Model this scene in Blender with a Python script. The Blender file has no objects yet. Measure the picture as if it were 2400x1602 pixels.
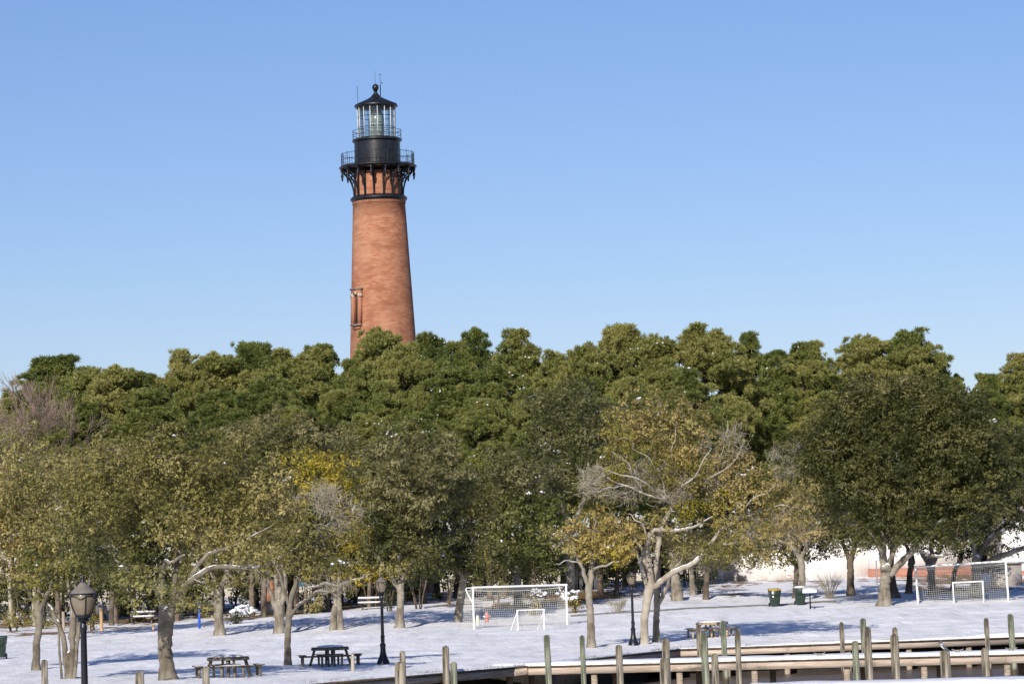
import bpy, math, random
import numpy as np
from mathutils import Vector, Matrix, noise

scene = bpy.context.scene
R_ = math.radians
# ------------------------------------------------------------------ camera
F = 7800.0                      # focal length in pixels of the 2400 px wide photograph
K = 2400 / 2349.0               # measurements below were taken at 2349 px width
ROLL, PITCH, CAMZ = R_(1.7), math.atan(575 / F), 2.98
R0, F0 = Vector((1, 0, 0)), Vector((0, math.cos(PITCH), math.sin(PITCH)))
U0 = Vector((0, -math.sin(PITCH), math.cos(PITCH)))
CR = math.cos(ROLL) * R0 - math.sin(ROLL) * U0
CU = math.sin(ROLL) * R0 + math.cos(ROLL) * U0
CAM = Vector((0, 0, CAMZ))
cd = bpy.data.cameras.new("camera")
cam = bpy.data.objects.new("camera", cd)
scene.collection.objects.link(cam)
m = Matrix((CR, CU, -F0)).transposed().to_4x4()
m.translation = CAM
cam.matrix_world = m
cd.sensor_width = 36.0
cd.lens = F / 2400 * 36
cd.clip_end = 6000
cd.clip_start = 0.5
scene.camera = cam
scene.render.resolution_x, scene.render.resolution_y = 1024, 683
# ------------------------------------------------------------------ sky and sun
SUN_EL, SUN_AZ = R_(25), R_(196)          # azimuth clockwise from +Y
world = bpy.data.worlds.new("World")
scene.world = world
world.use_nodes = True
wn, wl = world.node_tree.nodes, world.node_tree.links
bg = wn["Background"]
sky = wn.new("ShaderNodeTexSky")
sky.sky_type = 'NISHITA'
sky.sun_disc = False
sky.sun_elevation = SUN_EL
sky.sun_rotation = SUN_AZ
sky.altitude = 0
sky.air_density = 1.0
sky.dust_density = 0.2
sky.ozone_density = 3.0
hs = wn.new("ShaderNodeHueSaturation")
hs.inputs['Saturation'].default_value = 1.12
wl.new(sky.outputs[0], hs.inputs['Color'])
tint = wn.new("ShaderNodeMix"); tint.data_type = 'RGBA'; tint.blend_type = 'MULTIPLY'   # clearer, drier winter air
tint.inputs[0].default_value = 1.0
tint.inputs[7].default_value = (.91, .86, 1.07, 1)
wl.new(hs.outputs[0], tint.inputs[6])
wl.new(tint.outputs[2], bg.inputs[0])
bg.inputs[1].default_value = 0.078
sd = bpy.data.lights.new("sun", 'SUN')
sd.energy = 4.4
sd.angle = R_(0.5)
sd.color = (1.0, 0.93, 0.83)
sun = bpy.data.objects.new("sun", sd)
scene.collection.objects.link(sun)
SUNV = Vector((math.sin(SUN_AZ) * math.cos(SUN_EL), math.cos(SUN_AZ) * math.cos(SUN_EL), math.sin(SUN_EL)))
sun.rotation_euler = SUNV.to_track_quat('Z', 'Y').to_euler()
scene.view_settings.view_transform = 'Standard'
scene.view_settings.look = 'None'
scene.view_settings.exposure = 0.34
scene.view_settings.gamma = 1.0
scene.cycles.max_bounces = 8
scene.cycles.transparent_max_bounces = 16

# ------------------------------------------------------------------ pixel measurements -> world
def ray(sx, sy):
    d = CR * ((sx - 1200) / F) + CU * ((801 - sy) / F) + F0
    return d / d.y
def S(sx, sy, d):               # 2400 px coordinates at distance d
    return CAM + ray(sx, sy) * d
def D(xd, yd, d):               # 2349 px coordinates
    return S(xd * K, yd * K, d)
def mpp(d): return d / F * K    # metres per 2349-pixel at distance d

COLX = [-25, -10, 0, 10, 22]
DT = [60, 90, 110, 150, 160, 190, 198, 205, 213, 230, 250, 300, 3000]
ZT = np.array([[-.3, -.1, 0, 0, .05, .40, .52, .65, .80, 1.1, 1.6, 2.2, 2.2],
               [-.3, -.1, 0, 0, .1, .72, .85, 1.30, 1.62, 1.85, 2.1, 2.6, 2.6],
               [-.3, -.1, 0, 0, .05, .70, .86, 1.22, 1.55, 2.0, 2.6, 3.0, 3.0],
               [-.3, -.1, 0, 0, .02, .80, 1.05, 1.35, 1.58, 2.1, 2.95, 3.2, 3.2],
               [-.3, -.1, 0, 0, .12, 1.05, 1.22, 1.40, 1.65, 2.2, 3.0, 3.2, 3.2]])
def gbase(X, Y):
    zs = [np.interp(Y, DT, ZT[i]) for i in range(5)]
    return float(np.interp(X, COLX, zs))
def ground(X, Y):               # smoothed height of the lawn
    z = 0.0
    for dx, dy in ((0, 0), (2.5, 0), (-2.5, 0), (0, 3), (0, -3)):
        z += gbase(X + dx, Y + dy)
    return z / 5 + .12 * noise.noise(Vector((X * .11, Y * .20, 0))) + .075 * noise.noise(Vector((X * .26, Y * .50, 3))) + .055 * noise.noise(Vector((X * .6, Y * .75, 7))) + .02 * noise.noise(Vector((X * 1.3, Y * .9, 2)))
def GP(xd, d):                  # ground point in image column xd (2349 px) at distance d
    for yd in (1500, 1450):
        p = D(xd, yd, d)
    return Vector((p.x, d, ground(p.x, d)))

# ------------------------------------------------------------------ objects
col = scene.collection
def tag(o, label=None, cat=None, group=None, kind=None):
    if label: o["label"] = label
    if cat: o["category"] = cat
    if group: o["group"] = group
    if kind: o["kind"] = kind
    return o
def empty(name, loc, label, cat, group=None, rz=0.0):
    o = bpy.data.objects.new(name, None)
    o.empty_display_size = .3
    col.objects.link(o)
    o.location = loc
    o.rotation_euler = (0, 0, rz)
    return tag(o, label, cat, group)
def copy_tree(o, parent=None):
    c = o.copy()
    col.objects.link(c)
    if parent is not None: c.parent = parent
    for ch in [x for x in bpy.data.objects if x.parent == o]:
        copy_tree(ch, c)
    return c

class MB:
    """collects vertices and faces (with a material slot each) for one mesh"""
    def __init__(s): s.V, s.Fc, s.M, s.n, s.UV = [], [], [], 0, {}
    def add(s, V, Fc, mi=0):
        V = np.asarray(V, float).reshape(-1, 3)
        Fc = np.asarray(Fc, int)
        if len(Fc) == 0: return s
        s.V.append(V); s.Fc.append(Fc + s.n); s.M.append(np.full(len(Fc), mi)); s.n += len(V)
        return s
    def box(s, c, size, rz=0, mi=0, tilt=None):
        hx, hy, hz = [a / 2 for a in size]
        P = [Vector((x, y, z)) for x in (-hx, hx) for y in (-hy, hy) for z in (-hz, hz)]
        mt = Matrix.Rotation(rz, 3, 'Z')
        if tilt is not None: mt = mt @ tilt
        P = [mt @ p + Vector(c) for p in P]
        return s.add([p[:] for p in P], [(0, 1, 3, 2), (4, 6, 7, 5), (0, 4, 5, 1), (2, 3, 7, 6), (0, 2, 6, 4), (1, 5, 7, 3)], mi)
    def beam(s, p, q, w, h, mi=0):
        """square timber from p to q"""
        p, q = Vector(p), Vector(q)
        d = (q - p).normalized()
        a = Vector((0, 0, 1)) if abs(d.z) < .95 else Vector((0, 1, 0))
        x = d.cross(a).normalized(); y = x.cross(d)
        P = [e + x * sx * w / 2 + y * sy * h / 2 for e in (p, q) for sx, sy in ((-1, -1), (1, -1), (1, 1), (-1, 1))]
        return s.add([v[:] for v in P], [(3, 2, 1, 0), (4, 5, 6, 7), (0, 1, 5, 4), (1, 2, 6, 5), (2, 3, 7, 6), (3, 0, 4, 7)], mi)
    def tube(s, pts, rad, sides=8, mi=0, cap=True):
        V, Fq = tube(pts, rad, sides)
        s.add(V, Fq, mi)
        if cap:
            n = len(pts)
            c = np.array([pts[0], pts[-1]], float)
            r0 = V[:sides]; r1 = V[-sides:]
            T = np.array([(sides, (i + 1) % sides, i) for i in range(sides)])
            s.add(np.vstack([r0, c[:1]]), T, mi)
            s.add(np.vstack([r1, c[1:]]), T[:, ::-1], mi)
        return s
    def lathe(s, prof, sides=24, c=(0, 0, 0), mi=0, rot0=0.0):
        """prof: list of (r, z)"""
        a = np.arange(sides) / sides * 2 * math.pi + rot0
        V = []
        for r, z in prof:
            V.append(np.stack([c[0] + r * np.cos(a), c[1] + r * np.sin(a), np.full(sides, c[2] + z)], 1))
        V = np.vstack(V)
        Fq = []
        for k in range(len(prof) - 1):
            for i in range(sides):
                j = (i + 1) % sides
                Fq.append((k * sides + i, k * sides + j, (k + 1) * sides + j, (k + 1) * sides + i))
        return s.add(V, Fq, mi)
    def build(s, name, mats, parent=None, smooth=False, sharp=None):
        me = bpy.data.meshes.new(name)
        V = np.vstack(s.V)
        me.vertices.add(len(V)); me.vertices.foreach_set("co", V.ravel())
        sizes = np.concatenate([np.full(len(f), f.shape[1]) for f in s.Fc])
        idx = np.concatenate([f.ravel() for f in s.Fc])
        me.loops.add(len(idx)); me.loops.foreach_set("vertex_index", idx)
        me.polygons.add(len(sizes))
        me.polygons.foreach_set("loop_start", np.concatenate([[0], np.cumsum(sizes)[:-1]]))
        me.polygons.foreach_set("loop_total", sizes)
        me.polygons.foreach_set("material_index", np.concatenate(s.M))
        if smooth: me.polygons.foreach_set("use_smooth", np.ones(len(sizes), bool))
        if not isinstance(mats, (list, tuple)): mats = [mats]
        for mm in mats: me.materials.append(mm)
        me.update(calc_edges=True)
        me.validate(clean_customdata=False)
        if sharp is not None: me.set_sharp_from_angle(angle=R_(sharp))
        o = bpy.data.objects.new(name, me)
        col.objects.link(o)
        if parent is not None: o.parent = parent
        return o

def frames(pts):
    P = np.asarray(pts, float)
    T = np.gradient(P, axis=0)
    T /= np.linalg.norm(T, axis=1, keepdims=True) + 1e-9
    A = np.where(np.abs(T[:, 2:3]) > .9, np.array([[1., 0, 0]]), np.array([[0, 0, 1.]]))
    a = np.array([0, 1., 0]) if abs(T[0, 1]) < .9 else np.array([1., 0, 0])
    X = []
    x = a - T[0] * (a @ T[0]); x /= np.linalg.norm(x)
    for t in T:
        x = x - t * (x @ t); x /= np.linalg.norm(x) + 1e-9
        X.append(x)
    X = np.array(X)
    return P, T, X, np.cross(T, X)
def tube(pts, rad, sides=8, irr=0.0, rng=None):
    P, T, X, Y = frames(pts)
    n = len(P)
    r = np.broadcast_to(np.asarray(rad, float), (n,))
    a = np.arange(sides) / sides * 2 * math.pi
    rr = r[:, None] * np.ones(sides)
    if irr: rr = rr * (1 + irr * rng.standard_normal((n, sides)))
    V = P[:, None] + rr[:, :, None] * (np.cos(a)[None, :, None] * X[:, None] + np.sin(a)[None, :, None] * Y[:, None])
    Fq = []
    for k in range(n - 1):
        for i in range(sides):
            j = (i + 1) % sides
            Fq.append((k * sides + i, k * sides + j, (k + 1) * sides + j, (k + 1) * sides + i))
    return V.reshape(-1, 3), np.array(Fq)
def frustums(P0, P1, r0, r1, sides=3):
    """many thin tapered sticks at once"""
    P0, P1 = np.asarray(P0, float), np.asarray(P1, float)
    d = P1 - P0; d /= np.linalg.norm(d, axis=1, keepdims=True) + 1e-9
    a = np.where(np.abs(d[:, 2:3]) > .9, np.array([[1., 0, 0]]), np.array([[0, 0, 1.]]))
    X = np.cross(d, a); X /= np.linalg.norm(X, axis=1, keepdims=True) + 1e-9
    Y = np.cross(d, X)
    n = len(P0)
    an = np.arange(sides) / sides * 2 * math.pi
    rg = np.cos(an)[None, :, None] * X[:, None] + np.sin(an)[None, :, None] * Y[:, None]
    r0 = np.broadcast_to(np.asarray(r0, float), (n,))[:, None, None]; r1 = np.broadcast_to(np.asarray(r1, float), (n,))[:, None, None]
    V = np.concatenate([P0[:, None] + rg * r0, P1[:, None] + rg * r1], 1)
    b = (np.arange(n) * 2 * sides)[:, None]
    i = np.arange(sides); j = (i + 1) % sides
    Fq = np.stack([b + i, b + j, b + sides + j, b + sides + i], 2).reshape(-1, 4)
    return V.reshape(-1, 3), Fq
def crom(pts, n=6):
    """smooth curve through points (rows may hold extra columns such as the radius)"""
    P = np.asarray(pts, float)
    if len(P) < 3:
        t = np.linspace(0, 1, n + 1)[:, None]
        return P[0] * (1 - t) + P[-1] * t
    Q = np.vstack([2 * P[0] - P[1], P, 2 * P[-1] - P[-2]])
    out = []
    for k in range(len(P) - 1):
        p0, p1, p2, p3 = Q[k:k + 4]
        for t in np.linspace(0, 1, n, endpoint=False):
            out.append(.5 * ((2 * p1) + (-p0 + p2) * t + (2 * p0 - 5 * p1 + 4 * p2 - p3) * t * t + (-p0 + 3 * p1 - 3 * p2 + p3) * t ** 3))
    out.append(P[-1])
    return np.array(out)

# ------------------------------------------------------------------ materials
def newmat(name):
    mt = bpy.data.materials.new(name)
    mt.use_nodes = True
    nt = mt.node_tree
    return mt, nt.nodes, nt.links, nt.nodes["Principled BSDF"]
def ramp(N, L, fac, stops):
    r = N.new("ShaderNodeValToRGB")
    els = r.color_ramp.elements
    while len(els) < len(stops): els.new(.5)
    for e, (p, c) in zip(els, stops):
        e.position = p
        e.color = (*c, 1) if len(c) == 3 else c
    L.new(fac, r.inputs[0])
    return r.outputs[0]
def noisetex(N, L, scale, detail=4, stretch=None, coord='Object', rough=.6):
    tc = N.new("ShaderNodeTexCoord")
    src = tc.outputs[coord]
    if stretch:
        mp = N.new("ShaderNodeMapping")
        mp.inputs['Scale'].default_value = stretch
        L.new(src, mp.inputs[0]); src = mp.outputs[0]
    t = N.new("ShaderNodeTexNoise")
    t.inputs['Scale'].default_value = scale
    t.inputs['Detail'].default_value = detail
    t.inputs['Roughness'].default_value = rough
    L.new(src, t.inputs['Vector'])
    return t.outputs[0]
def mixc(N, L, fac, a, b, mode='MIX'):
    mx = N.new("ShaderNodeMix"); mx.data_type = 'RGBA'; mx.blend_type = mode
    for s_, v in ((0, fac), (6, a), (7, b)):
        if hasattr(v, 'node'): L.new(v, mx.inputs[s_])
        elif s_ == 0: mx.inputs[0].default_value = v
        else: mx.inputs[s_].default_value = (*v, 1)
    return mx.outputs[2]
def math_(N, L, op, a, b=None):
    n_ = N.new("ShaderNodeMath"); n_.operation = op
    for i, v in enumerate((a, b)):
        if v is None: continue
        if hasattr(v, 'node'): L.new(v, n_.inputs[i])
        else: n_.inputs[i].default_value = v
    return n_.outputs[0]
def bump(N, L, h, bsdf, strength=.4, dist=.02):
    b = N.new("ShaderNodeBump")
    b.inputs['Strength'].default_value = strength
    b.inputs['Distance'].default_value = dist
    L.new(h, b.inputs['Height']); L.new(b.outputs[0], bsdf.inputs['Normal'])
def pmat(name, c1, c2, scale=4, rough=.7, stretch=None, bmp=.2, metal=0, spec=.5, coord='Object', lo=.35, hi=.65):
    mt, N, L, B = newmat(name)
    f = noisetex(N, L, scale, 6, stretch, coord)
    L.new(ramp(N, L, f, [(lo, c1), (hi, c2)]), B.inputs['Base Color'])
    B.inputs['Roughness'].default_value = rough
    B.inputs['Metallic'].default_value = metal
    B.inputs['Specular IOR Level'].default_value = spec
    if bmp: bump(N, L, f, B, bmp)
    return mt

def snow_nodes(N, L, B, base=(.84, .86, .90)):
    f1 = noisetex(N, L, 1.3, 6, (1, .55, 1)); f2 = noisetex(N, L, 9, 4)
    h = math_(N, L, 'ADD', f1, math_(N, L, 'MULTIPLY', f2, .25))
    bump(N, L, h, B, .8, .22)
    B.inputs['Roughness'].default_value = .75
    B.inputs['Specular IOR Level'].default_value = .25
def make_snow():
    mt, N, L, B = newmat("snow")
    B.inputs['Base Color'].default_value = (.85, .86, .90, 1)
    snow_nodes(N, L, B)
    return mt
M_SNOW = make_snow()
def make_ground():
    mt, N, L, B = newmat("snow_covered_lawn")
    tc = N.new("ShaderNodeTexCoord")
    sp = N.new("ShaderNodeSeparateXYZ"); L.new(tc.outputs['Object'], sp.inputs[0])
    n1 = noisetex(N, L, .16, 5, (1, .45, 1)); n2 = noisetex(N, L, 1.6, 5)
    nn = math_(N, L, 'ADD', math_(N, L, 'MULTIPLY', n1, .75), math_(N, L, 'MULTIPLY', n2, .25))
    far = N.new("ShaderNodeMapRange"); L.new(sp.outputs[1], far.inputs[0])
    far.inputs[1].default_value = 200; far.inputs[2].default_value = 228
    far.inputs[3].default_value = -.16; far.inputs[4].default_value = .05
    nn = math_(N, L, 'ADD', nn, far.outputs[0])
    mask = N.new("ShaderNodeMapRange"); L.new(nn, mask.inputs[0])
    mask.inputs[1].default_value = .535; mask.inputs[2].default_value = .575
    # bare patches of pine straw and faint grass tips showing in thin snow
    lit = ramp(N, L, n2, [(.3, (.16, .085, .04)), (.7, (.27, .17, .085))])
    n3 = noisetex(N, L, .9, 7, (1, .12, 1))
    thin = N.new("ShaderNodeMapRange"); L.new(n3, thin.inputs[0])
    thin.inputs[1].default_value = .48; thin.inputs[2].default_value = .68
    thin.inputs[4].default_value = .5
    sn = mixc(N, L, thin.outputs[0], (.87, .87, .90), (.54, .54, .55))
    L.new(mixc(N, L, mask.outputs[0], sn, lit), B.inputs['Base Color'])
    snow_nodes(N, L, B)
    return mt
M_GROUND = make_ground()

def make_bark(name, c1, c2, c3, snow=.5):
    mt, N, L, B = newmat(name)
    f = noisetex(N, L, 5, 6, (1, 1, .35)); g = noisetex(N, L, 1.4, 4)
    c = mixc(N, L, ramp(N, L, g, [(.4, (0, 0, 0)), (.62, (1, 1, 1))]), ramp(N, L, f, [(.3, c1), (.7, c2)]), c3)
    geo = N.new("ShaderNodeNewGeometry"); sp = N.new("ShaderNodeSeparateXYZ")
    L.new(geo.outputs['Normal'], sp.inputs[0])
    v = math_(N, L, 'ADD', sp.outputs[2], math_(N, L, 'MULTIPLY', math_(N, L, 'SUBTRACT', noisetex(N, L, 2.2, 4), .5), 2.6))
    mr = N.new("ShaderNodeMapRange"); L.new(v, mr.inputs[0])
    mr.inputs[1].default_value = 1.25 - snow; mr.inputs[2].default_value = 1.33 - snow
    L.new(mixc(N, L, mr.outputs[0], c, (.85, .86, .9)), B.inputs['Base Color'])
    B.inputs['Roughness'].default_value = .9
    B.inputs['Specular IOR Level'].default_value = .15
    bump(N, L, f, B, .7, .04)
    return mt
M_BARK = make_bark("oak_bark", (.075, .06, .045), (.235, .20, .155), (.29, .262, .21))
M_BARKM = make_bark("grey_brown_oak_bark", (.05, .042, .032), (.17, .142, .105), (.22, .195, .15))  # darker copy of the oak bark, trunk shade put into its colour
M_BARKD = make_bark("dark_oak_bark", (.045, .036, .028), (.12, .095, .07), (.16, .13, .095))
M_TWIG = make_bark("lichen_twig", (.20, .17, .12), (.35, .31, .225), (.41, .37, .28), snow=.25)
M_PBARK = make_bark("pine_bark", (.06, .045, .035), (.16, .12, .092), (.2, .16, .125), snow=.3)

def make_leaf(name, stops, scale=.55, rough=.55, trans=.25, spec=.35, var=.22, ov=.16):
    """stops: colours spread by clump noise; each leaf is a separate island with its own shade"""
    mt, N, L, B = newmat(name)
    geo = N.new("ShaderNodeNewGeometry"); oi = N.new("ShaderNodeObjectInfo")
    tc = N.new("ShaderNodeTexCoord")
    t = N.new("ShaderNodeTexNoise"); t.noise_dimensions = '4D'
    t.inputs['Scale'].default_value = scale; t.inputs['Detail'].default_value = 3
    L.new(tc.outputs['Object'], t.inputs['Vector'])
    L.new(math_(N, L, 'MULTIPLY', oi.outputs['Random'], 37.0), t.inputs['W'])
    f = math_(N, L, 'ADD', math_(N, L, 'MULTIPLY', t.outputs[0], .8),
              math_(N, L, 'MULTIPLY', math_(N, L, 'SUBTRACT', geo.outputs['Random Per Island'], .5), var))
    f = math_(N, L, 'ADD', f, .1)
    f = math_(N, L, 'ADD', f, math_(N, L, 'MULTIPLY', math_(N, L, 'SUBTRACT', oi.outputs['Random'], .5), ov))
    n = len(stops)
    c = ramp(N, L, f, [(.36 + .28 * i / (n - 1), s_) for i, s_ in enumerate(stops)])
    L.new(c, B.inputs['Base Color'])
    B.inputs['Roughness'].default_value = rough
    B.inputs['Specular IOR Level'].default_value = spec
    tr = N.new("ShaderNodeBsdfTranslucent"); L.new(c, tr.inputs['Color'])
    mx = N.new("ShaderNodeMixShader"); mx.inputs[0].default_value = trans
    out = N["Material Output"]
    L.new(B.outputs[0], mx.inputs[1]); L.new(tr.outputs[0], mx.inputs[2]); L.new(mx.outputs[0], out.inputs[0])
    return mt
LEAF = {
    'olive': make_leaf("olive_oak_leaf", [(.095, .10, .024), (.235, .21, .06), (.40, .335, .14)]),
    'dark': make_leaf("dark_oak_leaf", [(.034, .044, .010), (.080, .085, .021), (.18, .165, .055)]),
    'grey': make_leaf("grey_green_oak_leaf", [(.080, .088, .030), (.175, .165, .062), (.30, .265, .12)]),
    'yellow': make_leaf("yellow_leaf", [(.17, .155, .014), (.34, .285, .02), (.46, .36, .05)]),
    'amber': make_leaf("amber_oak_leaf", [(.14, .135, .024), (.31, .26, .06), (.48, .365, .125)]),
    'tan': make_leaf("tan_oak_leaf", [(.22, .185, .055), (.40, .315, .12), (.54, .43, .20)]),
    'green': make_leaf("green_oak_leaf", [(.095, .115, .026), (.19, .19, .05), (.30, .27, .105)]),
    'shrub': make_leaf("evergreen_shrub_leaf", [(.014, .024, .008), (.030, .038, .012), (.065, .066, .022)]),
    'gold': make_leaf("golden_shrub_leaf", [(.10, .10, .016), (.22, .185, .03), (.33, .25, .07)]),
    'pine': make_leaf("pine_needles", [(.095, .135, .034), (.225, .245, .062), (.36, .34, .115)], scale=.4, rough=.5, trans=.36, spec=.3, var=.3, ov=.24),
}
M_TIMBER = pmat("weathered_timber", (.20, .155, .115), (.42, .345, .27), 3, .85, (1, 1, 8), .3)
M_DECK = pmat("dock_beam_timber", (.34, .265, .20), (.58, .49, .41), 2.2, .85, (.35, .35, 5), .25)
M_DARKWOOD = pmat("tarred_timber", (.012, .010, .009), (.03, .025, .02), 3, .9)
M_TABLE = pmat("picnic_table_timber", (.10, .085, .065), (.20, .165, .125), 4, .85, (1, 1, 3), .2)
M_TABLEL = pmat("pale_picnic_table_timber", (.28, .22, .14), (.44, .35, .24), 4, .85, (1, 1, 3), .2)
M_BLACK = pmat("black_paint", (.012, .013, .016), (.022, .023, .027), 6, .42, None, .05)
M_IRON = pmat("black_iron_paint", (.008, .0095, .013), (.017, .019, .024), 2, .34, None, .05, spec=.35)
M_WHITE = pmat("white_paint", (.72, .72, .72), (.82, .82, .82), 3, .4, None, 0)
M_NET = pmat("white_net_cord", (.60, .58, .50), (.70, .68, .60), 3, .8, None, 0)

# ------------------------------------------------------------------ ground, water
SHX = [-7.4, -0.4, 7.1, 24.0, 60.0, 700.0]
SHY = [111.0, 127.0, 152.0, 157.0, 168.0, 400.0]
def shore(X): return float(np.interp(X, SHX, SHY)) if X >= -7.4 else -30.0
WATER = -1.35
def build_ground():
    xs = np.concatenate([-7.46 - np.cumsum(np.geomspace(.4, 100, 70))[::-1], [-7.42], np.arange(-7.4, 36, .42), 36 + np.cumsum(np.geomspace(.5, 90, 55))])
    ys = np.concatenate([np.arange(-30, 100, 4.0), np.arange(100, 112, 1.0), np.arange(112, 265, .5), 265 + np.cumsum(np.geomspace(.8, 160, 50))])
    nx, ny = len(xs), len(ys)
    V = np.zeros((nx, ny, 3))
    for i, X in enumerate(xs):
        for j, Y in enumerate(np.maximum(ys, shore(X))):
            V[i, j] = (X, Y, ground(X, Y))
    I = np.arange(nx * ny).reshape(nx, ny)
    Fq = np.stack([I[:-1, :-1], I[1:, :-1], I[1:, 1:], I[:-1, 1:]], -1).reshape(-1, 4)
    W = V.reshape(-1, 3)
    ok = (W[Fq[:, 3], 1] - W[Fq[:, 0], 1] > 1e-6) | (W[Fq[:, 2], 1] - W[Fq[:, 1], 1] > 1e-6)
    Fq = Fq[ok]
    o = MB().add(V.reshape(-1, 3), Fq).build("ground", M_GROUND, smooth=True)
    tag(o, kind='structure')
build_ground()
def make_water():
    mt, N, L, B = newmat("dark_creek_water")
    B.inputs['Base Color'].default_value = (.125, .095, .07, 1)
    B.inputs['Roughness'].default_value = .3
    B.inputs['Specular IOR Level'].default_value = .15
    f = noisetex(N, L, 2.2, 5, (.6, 1.6, 1))
    bump(N, L, f, B, .9, .12)
    return mt
tag(MB().add([(-400, -60, WATER), (700, -60, WATER), (700, 420, WATER), (-400, 420, WATER)], [(0, 1, 2, 3)]).build("water", make_water()), kind='structure')

# kerb of the snow-covered drive behind the lawn
kp = [S(1338, 1453, 203), S(1500, 1441, 203), S(1640, 1426, 205), S(1800, 1420, 207), S(1960, 1416, 209)]
mb = MB()
kw = crom([(p.x, p.y) for p in kp], 8)
for a, b in zip(kw[:-1], kw[1:]):
    za, zb = ground(*a), ground(*b)
    mb.add([(a[0], a[1], za - .2), (b[0], b[1], zb - .2), (b[0], b[1], zb + .07), (a[0], a[1], za + .07),
            (a[0], a[1] + .3, za - .2), (b[0], b[1] + .3, zb - .2), (b[0], b[1] + .3, zb + .10), (a[0], a[1] + .3, za + .10)],
           [(0, 1, 2, 3), (3, 2, 6, 7), (5, 4, 7, 6)])
tag(mb.build("kerb", pmat("kerb_concrete", (.10, .105, .095), (.20, .20, .18), 3, .9)), kind='structure')

def stained(mt, c=(.10, .07, .045), scale=.7, lo=.60, hi=.72, st=(1, 1, 1.6)):
    N, L = mt.node_tree.nodes, mt.node_tree.links
    B = N["Principled BSDF"]; src = B.inputs['Base Color'].links[0].from_socket
    f = noisetex(N, L, scale, 6, st)
    L.new(mixc(N, L, ramp(N, L, f, [(lo, (0, 0, 0)), (hi, (.8, .8, .8))]), src, c), B.inputs['Base Color'])
stained(M_DECK)
# ------------------------------------------------------------------ wharf along the shore, docks
def profile_run(mb, path, y_off, z0, z1, th, mi=0):
    """board standing along a polyline (x, y); offset to the water side, z0..z1, thickness th"""
    P = [Vector((p[0], p[1], 0)) for p in path]
    for a, b in zip(P[:-1], P[1:]):
        d = (b - a).normalized(); n = Vector((d.y, -d.x, 0))
        a1, b1 = a + n * y_off, b + n * y_off
        a2, b2 = a1 + n * th, b1 + n * th
        mb.add([(*a1.xy, z0), (*b1.xy, z0), (*b1.xy, z1), (*a1.xy, z1), (*a2.xy, z0), (*b2.xy, z0), (*b2.xy, z1), (*a2.xy, z1)],
               [(0, 3, 2, 1), (4, 5, 6, 7), (3, 7, 6, 2), (0, 1, 5, 4), (0, 4, 7, 3), (1, 2, 6, 5)])
path = list(zip(SHX, SHY))[:5]
M_EDGE = pmat('shade_toned_deck_edge', (.035, .025, .017), (.11, .08, .05), 5, .9)  # dark tone paints the deck-edge shade between snow and beam
wharf = empty("wharf", (0, 140, 0), "timber wharf edging the snowy lawn along the water behind the long dock", "wharf")
L0 = Vector((0, -140, 0))
def child(mb, name, mat, root, **k):
    o = mb.build(name, mat, root, **k)
    o.location = -root.location
    return o
mb = MB(); profile_run(mb, path, .02, -.36, -.10, .10); child(mb, "beam", M_DECK, wharf)
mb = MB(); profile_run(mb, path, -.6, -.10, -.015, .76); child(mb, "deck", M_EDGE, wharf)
mb = MB(); profile_run(mb, path, -1.5, -2.6, -.10, .12); child(mb, "sheet_wall", M_DARKWOOD, wharf)
rng = np.random.default_rng(5)
# snow lip hanging ragged over the beam
lip = []
sx_ = np.concatenate([np.arange(-7.4, 33, .25)])
V = []; Fq = []
for X in sx_:
    y = shore(X); h = .035 + .05 * rng.random(); z = ground(X, y)
    V += [(X, y + .3, z + .015), (X + .02, y - .02, max(z, 0) + .03), (X + .02, y - .09, .02), (X + .02, y - .11 - h * .4, -.014 - (h - .05) * .5)]
n = len(sx_)
for i in range(n - 1):
    for k in range(3): Fq.append((i * 4 + k, (i + 1) * 4 + k, (i + 1) * 4 + k + 1, i * 4 + k + 1)[::-1])
child(MB().add(V, Fq), "snow", M_SNOW, wharf, smooth=True)
n = 2600
gx = rng.uniform(-7.3, 30, n); keep = np.array([noise.noise(Vector((x * .6, 1.7, 0))) > -.12 for x in gx]); gx = gx[keep]; n = len(gx)
gy = np.array([shore(x) for x in gx]) + rng.uniform(-.06, .10, n)
gh = rng.uniform(.05, .15, n); dx = rng.uniform(-.05, .05, n)
gz = np.full(n, .0)
V = np.stack([np.stack([gx - .008, gy, gz], 1), np.stack([gx + .008, gy, gz], 1), np.stack([gx + dx, gy - rng.uniform(0, .06, n), gz + gh], 1)], 1).reshape(-1, 3)
tag(MB().add(V, np.arange(3 * n).reshape(n, 3)).build("grass", pmat("dry_grass_blades", (.05, .05, .02), (.14, .12, .06), 5, .8, None, 0)), "dry grass tips fringing the wharf edge", "grass", None, "stuff")
for X in (-5, -2.8, 1.3, 4.0, 6.6, 9.4, 12.2, 15.1, 18.0, 20.9, 23.8, 27):
    y = shore(X)
    b = MB(); b.box((X, y - .16 + .30, -1.4), (.24, .24, 2.0))
    child(b, "support_post", M_TIMBER, wharf)

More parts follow.
